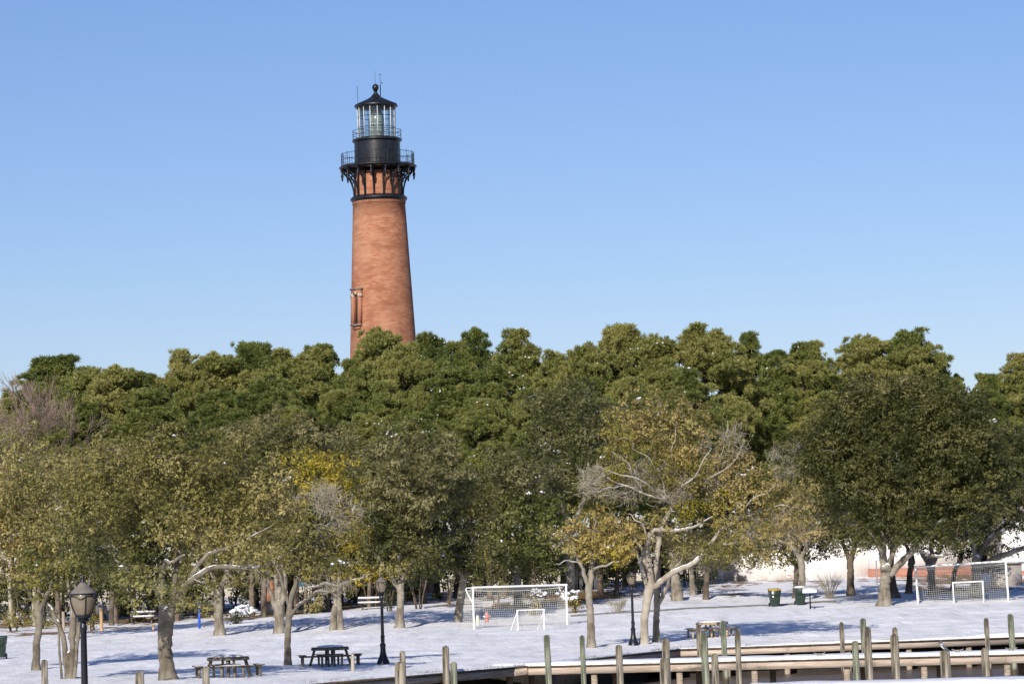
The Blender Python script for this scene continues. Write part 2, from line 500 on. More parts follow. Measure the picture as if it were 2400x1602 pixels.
def dock(label, p, q, depth, nposts, zt=-.05, name="dock", cleats=(), seed=1):
    """dock whose water-side edge runs from p to q"""
    p, q = Vector((*p, 0)), Vector((*q, 0))
    d = (q - p).normalized(); n = Vector((-d.y, d.x, 0)); Ln = (q - p).length
    root = empty(name, p, label, "dock", None, math.atan2(d.y, d.x))
    rg = np.random.default_rng(seed)
    b = MB()
    k = 0; x = 0.0
    while x < Ln:                       # face beam in butted lengths
        l = min(4.9, Ln - x)
        b.box((x + l / 2, .05 + .006 * (k % 2), zt - .20), (l - .012, .10, .27)); x += l; k += 1
    b.build("beam", M_DECK, root)
    b = MB()
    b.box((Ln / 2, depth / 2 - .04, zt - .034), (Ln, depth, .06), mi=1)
    for i in range(int(Ln / .62)):
        b.box((.3 + i * .62, .055, zt - .035), (.14, .14, .045))
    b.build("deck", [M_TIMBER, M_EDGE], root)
    V = []; xs = np.arange(-.02, Ln, .22)
    prof = [(-.03, -.002), (-.045, .03), (-.02, .08), (.15, .125), (depth * .35, .14), (depth * .7, .135), (depth, .12), (depth + .06, .05), (depth + .05, 0)]
    for x in xs:
        e = .03 * noise.noise(Vector((x * .8, seed, 0)))
        for j, (y, z) in enumerate(prof):
            w = .02 * noise.noise(Vector((x * .9, y * 1.3, seed + 3)))
            V.append((x, y + e * (j < 4) + .012 * rg.standard_normal() * (j < 3), zt + max(z * (1 + w * 4), -.005) + (w if j > 2 else 0)))
    I = np.arange(len(V)).reshape(len(xs), len(prof))
    Fq = np.stack([I[:-1, :-1], I[1:, :-1], I[1:, 1:], I[:-1, 1:]], -1).reshape(-1, 4)
    MB().add(V, Fq).build("snow", M_SNOW, root, smooth=True)
    for i in range(nposts):
        x = .5 + (Ln - 1) * (i + .15 * rg.random()) / max(nposts - 1, 1)
        for y in (.24, depth - .2):
            b = MB(); b.box((x + (.4 if y > 1 else 0), y, -1.2), (.22, .22, 2.3 + 2 * zt - .2))
            b.build("support_post", M_TIMBER, root)
    for x in cleats:
        b = MB()
        b.tube([(x - .22, .16, zt + .24), (x - .1, .16, zt + .19), (x + .1, .16, zt + .19), (x + .22, .16, zt + .24)], [.018, .028, .028, .018], 6)
        b.box((x - .06, .16, zt + .10), (.04, .05, .2)); b.box((x + .06, .16, zt + .10), (.04, .05, .2))
        b.build("cleat", pmat("galvanised_cleat", (.16, .15, .13), (.26, .24, .2), 6, .5, None, 0, .6), root)
    return root
dock("long snow-covered timber dock running across the water in front of the wharf", (-1.1, 128.9), (31.0, 122.6), 2.9, 11, cleats=(12.6, 17.8, 19.8), seed=3)
dock("nearer dock of which only a strip of snowy deck shows along the bottom edge", (6.2, 92.4), (30, 88.6), 2.7, 5, zt=-.03, seed=8)

# ------------------------------------------------------------------ pilings
def piling_mat(name, a, b_, stain):
    mt, N, L, B = newmat(name)
    f = noisetex(N, L, 3.0, 7, (2.0, 2.0, .12)); g = noisetex(N, L, 1.2, 3)
    c = ramp(N, L, f, [(.41, a), (.53, b_)])
    tc = N.new("ShaderNodeTexCoord"); geo = N.new("ShaderNodeNewGeometry")
    sp = N.new("ShaderNodeSeparateXYZ"); L.new(geo.outputs['Position'], sp.inputs[0])
    mr = N.new("ShaderNodeMapRange"); L.new(math_(N, L, 'ADD', sp.outputs[2], math_(N, L, 'MULTIPLY', g, .25)), mr.inputs[0])
    mr.inputs[1].default_value = -.80; mr.inputs[2].default_value = -.62; mr.inputs[3].default_value = 1; mr.inputs[4].default_value = 0
    c2 = mixc(N, L, ramp(N, L, g, [(.55, (0, 0, 0)), (.75, (1, 1, 1))]), c, stain)
    L.new(mixc(N, L, mr.outputs[0], c2, (.085, .07, .048)), B.inputs['Base Color'])
    B.inputs['Roughness'].default_value = .85
    B.inputs['Specular IOR Level'].default_value = .2
    bump(N, L, f, B, .6, .03)
    return mt
M_PG = piling_mat("grey_piling_wood", (.07, .06, .045), (.38, .34, .275), (.23, .20, .12))
M_PGR = piling_mat("green_treated_piling_wood", (.07, .08, .055), (.31, .33, .25), (.25, .23, .15))
def piling(sx, sy, w, d, lean, mat, label, flat=False, ground_z=None):
    """sx, sy: centre of the top in 2400 px, w: width in px, d: distance, lean: sideways top lean in degrees"""
    top = S(sx, sy, d)
    r = w * d / F / 2
    zb = -2.3 if ground_z is None else ground_z - .3
    h = top.z - zb
    rg = random.Random(int(sx))
    root = Vector((top.x, top.y, zb))
    n = 9
    pts = [(math.tan(R_(-lean)) * h * t - math.tan(R_(-lean)) * 0, .01 * math.sin(5 * t + sx), h * t) for t in np.linspace(0, 1, n)]
    off = pts[-1][0]
    pts = [(x - off, y, z) for x, y, z in pts]
    rad = [r * (1.06 - .10 * t + .02 * rg.uniform(-1, 1)) for t in np.linspace(0, 1, n)]
    b = MB()
    V, Fq = tube(pts, rad, 14, .018, np.random.default_rng(int(sx)))
    V[-14:, 2] += np.array([rg.uniform(-.025, .02) + .03 * math.cos(i) for i in range(14)])
    b.add(V, Fq)
    top_r = V[-14:]
    ctr = top_r.mean(0) + np.array([0, 0, .02 if flat else .05])
    b.add(np.vstack([top_r * .6 + ctr * .4 + [0, 0, .012], top_r, ctr[None]]),
          [(14 + i, 14 + (i + 1) % 14, (i + 1) % 14, i) for i in range(14)])
    b.add(np.vstack([top_r * .6 + ctr * .4 + [0, 0, .012], ctr[None]]), [(i, (i + 1) % 14, 14) for i in range(14)])
    o = b.build("piling", mat, smooth=True, sharp=45)
    o.location = root
    return tag(o, label, "piling", "mooring pilings standing along the docks and lawn edge")
PIL = [
 (104, 1548, 16, 112, 0, 0, "grey piling just left of the nearest lamp post, cut by the bottom edge"),
 (327, 1575, 22, 100, 0, 0, "low grey piling top at the bottom edge between nearest lamp post and biggest left oak"),
 (482, 1564, 18, 108, 0, 0, "pale piling top at bottom edge before the bench of the snow-topped table"),
 (943, 1528, 15, 131, 0, 0, "grey piling rising just behind a wider, shorter piling beside the second lamp"),
 (938, 1553, 27, 104, 0, 0, "wide squat piling in front of a thinner one, right of the second lamp base"),
 (1044, 1515, 17, 121, 0, 0, "tall grey piling of the pair beside the bulkhead corner, taller than its green neighbour"),
 (1063, 1553, 17, 112, 0, 1, "short greenish piling touching the taller grey one at the bulkhead corner"),
 (1281, 1489, 15, 119, 1.4, 1, "tall flat-topped greenish piling below the small goal, leaning left before the long dock"),
 (1364, 1490, 12.5, 120, .7, 1, "slim bright green piling standing below the slender pale oak"),
 (1450, 1513.6, 16.6, 116, 1.0, 0, "rounded grey piling in front of the long dock, below the third lamp post"),
 (1560, 1498, 19, 121, 0, 0, "grey piling with mossy top rising behind a thicker low piling mid-dock"),
 (1557, 1545.5, 24, 97, 0, 0, "thick low piling in front of a thinner grey one mid-dock"),
 (1637, 1465, 12.5, 143, .6, 0, "grey piling crossing the left bench of the pale picnic table"),
 (1649, 1481, 18, 112, 1.0, 1, "tall piling green towards its foot, before the pale picnic table's left side"),
 (1694, 1456, 13.3, 133, 1.2, 1, "green piling hiding the right end of the pale picnic table's top"),
 (1728, 1478, 14, 119, .5, 0, "grey piling with squared top just right of the pale picnic table"),
 (1675, 1534, 17.5, 104, .6, 0, "low grey piling in front of the long dock beneath the pale picnic table"),
 (1972, 1458.7, 11.5, 138, .8, 0, "slim round-topped grey piling standing alone behind the long dock left of a green one"),
 (2022, 1450, 14.8, 134, 1.2, 1, "green piling half hidden behind a broad notched grey piling"),
 (2032, 1472, 19, 108, .6, 0, "broad grey piling with notched top standing before a green one"),
 (2003.6, 1502, 16, 114, .8, 1, "shorter green piling immediately left of the broad notched grey one"),
 (2097, 1471.5, 12.8, 137, 1.0, 0, "pale rounded piling tip poking up behind a stout mossy one"),
 (2095.5, 1487.6, 20, 106, .9, 0, "stout mossy grey piling with a paler tip showing behind it"),
 (2214, 1526, 25, 96, 1.2, 0, "thick grey piling with the perched bird on its top"),
 (2311, 1450, 12, 136, 1.4, 0, "slim grey piling behind the long dock under the right goal's tall post"),
 (2308, 1521, 19, 104, .8, 0, "stout low grey piling in front of the slim one near the right edge"),
 (2367.6, 1440, 14.8, 134, 1.8, 1, "tallest green piling, leaning left, nearest the right edge"),
]
for sx, sy, w, d, ln, g, lb in PIL:
    piling(sx, sy, w, d, ln, M_PGR if g else M_PG, lb, flat=bool(g))
p = S(826, 1563, 126); p.z = ground(p.x, p.y)
piling(826, 1531.5, 9.7, 126, .3, M_PG, "small pale post in the snow beside the right end of the dark picnic table", ground_z=p.z)

# kingfisher on its piling
def kingfisher():
    top = S(2214, 1526, 96)
    root = empty("perched_bird", (top.x, top.y, top.z + .03), "small slate-backed bird with shaggy crest perched on the thick piling", "bird")
    s = 1.0
    sp = crom([(.105, 0, .005, .012), (.06, 0, .045, .030), (.0, 0, .085, .052), (-.055, 0, .135, .055), (-.085, 0, .185, .036), (-.095, 0, .215, .044), (-.105, 0, .250, .040), (-.112, 0, .272, .012)], 5)
    mt, N, L, B = newmat("slate_and_white_feathers")
    tc = N.new("ShaderNodeTexCoord"); spx = N.new("ShaderNodeSeparateXYZ"); L.new(tc.outputs['Object'], spx.inputs[0])
    d = math_(N, L, 'ADD', math_(N, L, 'MULTIPLY', spx.outputs[0], -1.0), math_(N, L, 'MULTIPLY', spx.outputs[2], -.9))
    belly = math_(N, L, 'GREATER_THAN', d, -.042)
    col1 = math_(N, L, 'MULTIPLY', math_(N, L, 'GREATER_THAN', spx.outputs[2], .178), math_(N, L, 'LESS_THAN', spx.outputs[2], .20))
    msk = math_(N, L, 'MAXIMUM', math_(N, L, 'MULTIPLY', belly, math_(N, L, 'LESS_THAN', spx.outputs[2], .19)), col1)
    L.new(mixc(N, L, msk, (.10, .12, .15), (.75, .75, .72)), B.inputs['Base Color'])
    B.inputs['Roughness'].default_value = .8
    b = MB(); b.tube(sp[:, :3], sp[:, 3], 12)
    b.build("body", mt, root, smooth=True)
    b = MB(); dark = pmat("dark_slate_feathers", (.05, .055, .07), (.09, .10, .12), 8, .8)
    for i in range(7):
        a = -.6 + i * .25
        b.tube([(-.105, 0, .262), (-.105 + .05 * math.sin(a + .5), (i % 3 - 1) * .012, .262 + .055 * math.cos(a))], [.022, .003], 5)
    b.build("crest", dark, root)
    b = MB(); b.tube([(-.135, 0, .232), (-.17, 0, .226), (-.225, 0, .218)], [.016, .011, .002], 6)
    b.build("bill", pmat("black_bill", (.02, .02, .02), (.05, .05, .045), 8, .5), root)
    b = MB(); b.tube([(.08, 0, .02), (.15, 0, -.005), (.18, 0, -.012)], [.02, .018, .010], 6)
    b.build("tail", dark, root)
    for y in (-.03, .03):
        b = MB(); b.tube([(-.132, y, .243), (-.14, y, .243)], [.006, .003], 6)
        b.build("eye", pmat("eye_black", (.005, .005, .005), (.01, .01, .01), 4, .1), root)
    b = MB()
    for y in (-.02, .02):
        b.tube([(-.005, y, .05), (-.01, y, .0)], [.008, .006], 5)
        for t in (-.03, 0, .03): b.tube([(-.01, y, .0), (-.045, y + t * .5, -.012)], [.005, .003], 4)
    b.build("feet", dark, root)
kingfisher()

# ------------------------------------------------------------------ lighthouse
def lighthouse():
    d = 304.0
    ax = lambda sy: 879 + (sy - 205) * .0338          # measured axis in the photograph
    def h(sy): return S(ax(sy), sy, d).z
    sc_ = d / F
    c = S(ax(500), 500, d)
    base = Vector((c.x + math.tan(R_(.22)) * (c.z - 2.5), d, 2.6))
    root = empty("lighthouse", base, "tall red brick lighthouse with black iron gallery and glazed lantern above the pines", "lighthouse")
    root.rotation_euler = (0, R_(-.22), 0)
    H = lambda sy: h(sy) - base.z
    mt, N, L, B = newmat("unpainted_red_brick")
    uv = N.new("ShaderNodeUVMap")
    br = N.new("ShaderNodeTexBrick")
    br.inputs['Scale'].default_value = 1; br.inputs['Brick Width'].default_value = .42; br.inputs['Row Height'].default_value = .15
    br.inputs['Mortar Size'].default_value = .016
    br.inputs['Color1'].default_value = (.29, .100, .050, 1); br.inputs['Color2'].default_value = (.41, .178, .098, 1); br.inputs['Mortar'].default_value = (.37, .21, .14, 1)
    br.inputs['Bias'].default_value = -.1
    L.new(uv.outputs[0], br.inputs[0])
    def un(scale, st, det=5):
        mp = N.new("ShaderNodeMapping"); mp.inputs['Scale'].default_value = st; L.new(uv.outputs[0], mp.inputs[0])
        t = N.new("ShaderNodeTexNoise"); t.inputs['Scale'].default_value = scale; t.inputs['Detail'].default_value = det; L.new(mp.outputs[0], t.inputs[0]); return t.outputs[0]
    c1 = mixc(N, L, ramp(N, L, un(.16, (1, .55, 1)), [(.44, (0, 0, 0)), (.60, (.8, .8, .8))]), br.outputs[0], (.42, .225, .135))
    c2 = mixc(N, L, ramp(N, L, un(.55, (.8, 1.8, 1)), [(.47, (0, 0, 0)), (.66, (.6, .6, .6))]), c1, (.225, .078, .042))
    c3 = mixc(N, L, ramp(N, L, un(1.3, (.6, 2.2, 1)), [(.5, (0, 0, 0)), (.75, (.55, .55, .55))]), c2, (.46, .275, .18))
    c3 = mixc(N, L, ramp(N, L, un(.5, (1.6, .14, 1)), [(.56, (0, 0, 0)), (.72, (.5, .5, .5))]), c3, (.20, .085, .055))   # long run-off stains
    L.new(c3, B.inputs['Base Color']); B.inputs['Roughness'].default_value = .9; B.inputs['Specular IOR Level'].default_value = .2
    bump(N, L, br.outputs[1], B, .3, .02)
    def uvlathe(prof, name, seg=96):
        b = MB(); a = np.arange(seg + 1) / seg * 2 * math.pi
        V = np.vstack([np.stack([r * np.cos(a), r * np.sin(a), np.full(seg + 1, z)], 1) for r, z in prof])
        I = np.arange(len(V)).reshape(len(prof), seg + 1)
        Fq = np.stack([I[:-1, :-1], I[:-1, 1:], I[1:, 1:], I[1:, :-1]], -1).reshape(-1, 4)
        o = b.add(V, Fq).build(name, mt, root, smooth=True)
        uvl = o.data.uv_layers.new(name="UVMap")
        U = np.vstack([np.stack([a * 3.0, np.full(seg + 1, z)], 1) for r, z in prof])
        uvl.data.foreach_set("uv", U[Fq.ravel()].ravel())
        return o
    zb = H(468)
    rr = lambda z: 2.385 + (zb - z) * .0478
    prof = [(rr(z), z) for z in np.linspace(-1.0, zb - .45, 24)]
    prof += [(rr(zb - .45) + .05, zb - .44), (rr(zb) + .05, zb)]
    uvlathe(prof, "tower")
    uvlathe([(2.12, zb), (2.10, H(404))], "neck")
    b = MB(); b.lathe([(2.3, H(476)), (2.48, H(473)), (2.62, H(468)), (2.62, H(465)), (2.45, H(461)), (2.2, H(459)), (2.05, H(459))], 64)
    b.build("belt", M_IRON, root, smooth=True, sharp=35)
    zg, zt = H(397.5), H(390)
    # sixteen curved iron brackets with hanging drops
    for k in range(16):
        a = (k + .62) / 16 * 2 * math.pi
        er, et = Vector((math.cos(a), math.sin(a), 0)), Vector((-math.sin(a), math.cos(a), 0))
        z0 = H(460)
        b = MB()
        def P(r, z): return er * r + Vector((0, 0, z))
        cur = crom([(2.30, z0), (2.36, z0 + .7), (2.62, z0 + 1.5), (3.05, z0 + 2.05), (3.40, zg)], 5)
        b.tube([P(r, z) for r, z in cur], [.075] * len(cur), 6)
        b.tube([P(2.22, z0), P(2.2, zg)], .085, 6)
        b.tube([P(2.2, zg - .07), P(3.5, zg - .07)], .075, 6)
        ring = [P(2.70 + .26 * math.cos(t), zg - .50 + .26 * math.sin(t)) for t in np.linspace(0, 2 * math.pi, 13)]
        b.tube(ring, .05, 5)
        ring = [P(2.45 + .15 * math.cos(t), zg - 1.05 + .15 * math.sin(t)) for t in np.linspace(0, 2 * math.pi, 11)]
        b.tube(ring, .04, 5)
        b.tube([P(2.24, zg - .45), P(2.5, zg - .5)], .04, 5)
        b.lathe([(.0, -.98), (.05, -.9), (.10, -.80), (.055, -.70), (.12, -.62), (.13, -.50), (.07, -.42), (.075, -.1), (.13, -.04), (.13, .03)], 10, P(3.36, zg))
        b.build("bracket", M_IRON, root, smooth=True, sharp=50)
    b = MB(); b.lathe([(2.0, zg), (3.30, zg), (3.42, zg + .06), (3.58, zg + .17), (3.58, zt - .06), (3.5, zt), (2.0, zt)], 72)
    b.build("gallery_deck", M_IRON, root, smooth=True, sharp=35)
    def railing(r, z, hgt, nb, name, rails, post, bal):
        b = MB()
        for f in rails:
            b.tube([(r * math.cos(t), r * math.sin(t), z + hgt * f) for t in np.linspace(0, 2 * math.pi, 65)], .024, 5, cap=False)
        for i in range(nb):
            a = i / nb * 2 * math.pi
            big = i % 3 == 0
            b.tube([(r * math.cos(a), r * math.sin(a), z), (r * math.cos(a), r * math.sin(a), z + hgt * (1.06 if big else 1))], post if big else bal, 5)
            if big: b.lathe([(0, -.05), (.045, 0), (0, .06)], 6, (r * math.cos(a), r * math.sin(a), z + hgt * 1.07))
        b.build(name, M_IRON, root)
    railing(3.34, zt, 1.13, 60, "gallery_railing", (.06, .52, 1), .032, .013)
    zw = H(334)
    b = MB(); b.lathe([(2.20, zt), (2.20, zt + .14), (2.11, zt + .16), (2.11, zw), (2.20, zw + .03), (2.29, zw + .12), (2.29, zw + .24), (2.22, zw + .28), (1.6, zw + .28)], 72)
    b.build("watch_room", M_IRON, root, smooth=True, sharp=35)
    zl = zw + .28; ze = H(251)
    railing(2.22, zl, .80, 24, "lantern_railing", (.5, 1), .02, .011)
    # lantern glass, glazing bars, lens
    gm, N, L, B = newmat("lantern_glass")
    tr = N.new("ShaderNodeBsdfTransparent"); tr.inputs[0].default_value = (.86, .90, .91, 1)
    gl = N.new("ShaderNodeBsdfGlossy"); gl.inputs['Roughness'].default_value = .12
    mx = N.new("ShaderNodeMixShader"); fr = N.new("ShaderNodeFresnel"); fr.inputs[0].default_value = 1.5
    L.new(math_(N, L, 'ADD', math_(N, L, 'MULTIPLY', fr.outputs[0], .6), .05), mx.inputs[0]); L.new(tr.outputs[0], mx.inputs[1]); L.new(gl.outputs[0], mx.inputs[2]); L.new(mx.outputs[0], N["Material Output"].inputs[0])
    b = MB(); b.lathe([(1.66, zl), (1.72, ze)], 16, rot0=.1); b.build("lantern_glass", gm, root)
    b = MB()
    for i in range(16):
        a = i / 16 * 2 * math.pi + .1
        b.beam((1.69 * math.cos(a), 1.69 * math.sin(a), zl), (1.75 * math.cos(a), 1.75 * math.sin(a), ze), .055, .055)
    b.build("glazing_bars", pmat("pale_glazing_metal", (.50, .52, .47), (.66, .67, .61), 3, .35, None, 0), root)
    b = MB()
    for f in (.04, .36, .69, .97):
        r = 1.68 + .06 * f
        b.tube([(r * math.cos(t), r * math.sin(t), zl + (ze - zl) * f) for t in np.linspace(0, 2 * math.pi, 33)], .035, 5, cap=False)
    b.build("glazing_rings", M_IRON, root)
    lm, N, L, B = newmat("prism_lens_glass")
    t2 = N.new("ShaderNodeBsdfTransparent"); t2.inputs[0].default_value = (.55, .64, .63, 1)
    wv = N.new("ShaderNodeTexWave"); wv.bands_direction = 'Z'; wv.inputs['Scale'].default_value = 2.2
    tc = N.new("ShaderNodeTexCoord"); L.new(tc.outputs['Object'], wv.inputs[0])
    L.new(ramp(N, L, wv.outputs[0], [(.2, (.22, .27, .25)), (.8, (.55, .62, .57))]), B.inputs['Base Color']); B.inputs['Roughness'].default_value = .12
    m2 = N.new("ShaderNodeMixShader"); m2.inputs[0].default_value = .55
    L.new(t2.outputs[0], m2.inputs[1]); L.new(B.outputs[0], m2.inputs[2]); L.new(m2.outputs[0], N["Material Output"].inputs[0])
    hl = ze - zl
    b = MB(); b.lathe([(.55, zl + .02), (.66, zl + hl * .12), (.70, zl + hl * .3), (.70, zl + hl * .6), (.62, zl + hl * .78), (.40, zl + hl * .93), (.15, zl + hl * .99)], 24)
    lens = b.build("lens", lm, root, smooth=True)
    for x, z in ((-.22, .62), (-.32, .46), (-.16, .46)):
        b = MB(); b.lathe([(0, -.07), (.055, -.03), (.06, .02), (0, .08)], 8, (x, -.70, zl + hl * z))
        b.build("lens_glint", pmat("glint_glass", (.8, .7, .55), (.85, .75, .6), 3, .08), lens)  # pale beads added in place of reflected glints on the lens
    b = MB(); b.tube([(0, 0, zl), (0, 0, zl + .5)], .3, 10)
    for a in (.6, 2.2, 3.9, 5.4): b.beam((.45 * math.cos(a), .45 * math.sin(a), zl), (.5 * math.cos(a), .5 * math.sin(a), ze - .1), .09, .09)
    b.build("lens_stand", M_IRON, lens)
    zr = H(222)
    b = MB(); b.lathe([(1.5, ze - .02), (1.98, ze - .03), (2.03, ze + .06), (1.96, ze + .22), (1.40, ze + .47), (.85, ze + .72), (.48, ze + .93), (.30, zr), (.22, zr + .05)], 16, rot0=.1)
    b.build("roof", M_IRON, root)
    b = MB(); b.lathe([(.24, zr), (.24, zr + .12), (.16, zr + .16), (.13, zr + .26), (.26, zr + .34)] + [(.31 * math.sin(t), zr + .66 - .33 * math.cos(t)) for t in np.linspace(.55, 3.1, 9)], 18)
    b.tube([(0, 0, zr + .95), (0, 0, zr + 2.2)], [.022, .012], 5)
    b.build("ball_finial", M_IRON, root, smooth=True, sharp=50)
    b = MB(); b.tube([(-1.62, -.6, ze + .15), (-1.66, -.6, ze + 1.85)], .022, 5); b.tube([(-1.72, -.6, ze + 1.85), (-1.60, -.6, ze + 1.85)], .02, 5)
    b.build("antenna", M_IRON, root)
    b = MB(); b.tube([(.47, -1.1, ze + .55), (.49, -1.1, ze + 1.9)], .055, 6); b.tube([(.49, -1.1, ze + 1.9), (.48, -1.1, ze + 2.85)], .02, 5)
    b.tube([(.38, -1.1, ze + 2.87), (.48, -1.1, ze + 2.8), (.62, -1.1, ze + 2.87)], .02, 5); b.box((.65, -1.1, ze + 2.05), (.16, .05, .07))
    b.build("antenna", M_IRON, root)
    # the tall window niche on the side towards the sun
    a = -.85        # angle round the tower
    wz0, wz1 = H(765), H(682)
    wroot = MB()
    rot = Matrix.Rotation(a, 3, 'Z')
    rw = lambda z: rr(z)
    b = wroot
    hw = wz1 - wz0
    stone = pmat("sandstone_trim", (.36, .27, .20), (.52, .42, .32), 4, .85)
    brickp = pmat("window_brick", (.30, .12, .068), (.40, .18, .105), 6, .9)
    def slab(b, x, w, z0, z1, y, th):
        b.beam((x, -(rw(z0) + y), z0), (x, -(rw(z1) + y), z1), w, th)
        b.V[-1] = b.V[-1] @ np.array(rot).T
    slab(b, -.48, .24, wz0 + .1, wz1 - .3, .08, .50); slab(b, .48, .24, wz0 + .1, wz1 - .3, .08, .50)
    slab(b, 0, 1.22, wz1 - .42, wz1 - .02, .09, .46)
    win = b.build("window", brickp, root)
    b = MB(); slab(b, 0, .72, wz0 + .12, wz1 - .42, .0, .08); b.build("recess", pmat("shade_toned_niche_brick", (.17, .065, .035), (.26, .105, .06), 8, .9), win)  # recess shade put into the darker brick colour
    b = MB(); slab(b, 0, 1.38, wz1 + .0, wz1 + .14, .16, .52); b.build("hood", pmat("grey_slate_hood", (.10, .085, .075), (.2, .17, .15), 4, .8), win)
    b = MB(); slab(b, -.5, .34, wz1 - .66, wz1 - .34, .11, .50); slab(b, .5, .34, wz1 - .66, wz1 - .34, .11, .50); slab(b, 0, .18, wz1 - .44, wz1 - .12, .12, .46); b.build("keystones", stone, win)
    b = MB(); slab(b, 0, 1.22, wz0 - .02, wz0 + .12, .12, .52); b.build("sill", pmat("grey_sill", (.14, .11, .095), (.26, .21, .18), 4, .8), win)
    b = MB(); slab(b, 0, .34, wz0 + .3, wz1 - .75, .045, .03); b.build("pane", pmat("dark_window_glass", (.03, .02, .018), (.05, .035, .03), 2, .2), win)
    b = MB(); slab(b, 0, .9, wz0 - .30, wz0 - .14, .05, .22); b.build("corbel", brickp, win)
lighthouse()

# ------------------------------------------------------------------ trees
def unit(rng, n):
    v = rng.standard_normal((n, 3)); return v / (np.linalg.norm(v, axis=1, keepdims=True) + 1e-9)
def leaf_quads(C, out, L, W, rng, up=.62, outw=.60, rnd=.60):
    """rhombic leaves at points C; they turn their faces outward and up like real sprays, with some scatter"""
    n = len(C)
    N = unit(rng, n) * rnd + out * outw; N[:, 2] += up
    N /= np.linalg.norm(N, axis=1, keepdims=True) + 1e-9
    A = np.cross(N, unit(rng, n)); A /= np.linalg.norm(A, axis=1, keepdims=True) + 1e-9
    B = np.cross(N, A)
    l = L * rng.uniform(.6, 1.35, n)[:, None]; w = W * rng.uniform(.6, 1.3, n)[:, None]
    V = np.stack([C - A * l / 2, C + B * w / 2 + A * l * .05 - N * w * .15, C + A * l / 2, C - B * w / 2 + A * l * .05 - N * w * .15], 1)
    return V.reshape(-1, 3), np.arange(4 * n).reshape(n, 4)
OCT_V = np.array([(1, 0, 0), (0, 1, 0), (-1, 0, 0), (0, -1, 0), (0, 0, 1), (0, 0, -1)], float)
OCT_F = np.array([(0, 1, 4), (1, 2, 4), (2, 3, 4), (3, 0, 4), (1, 0, 5), (2, 1, 5), (3, 2, 5), (0, 3, 5)])
def snow_blobs(C, size, rng):
    n = len(C)
    s_ = size * rng.uniform(.4, 1.3, (n, 1, 1)) * np.stack([rng.uniform(.8, 1.5, n), rng.uniform(.8, 1.5, n), rng.uniform(.45, .8, n)], 1)[:, None]
    V = C[:, None] + OCT_V[None] * s_ + rng.standard_normal((n, 6, 3)) * size * .12
    Fq = OCT_F[None] + (np.arange(n) * 6)[:, None, None]
    return V.reshape(-1, 3), Fq.reshape(-1, 3)

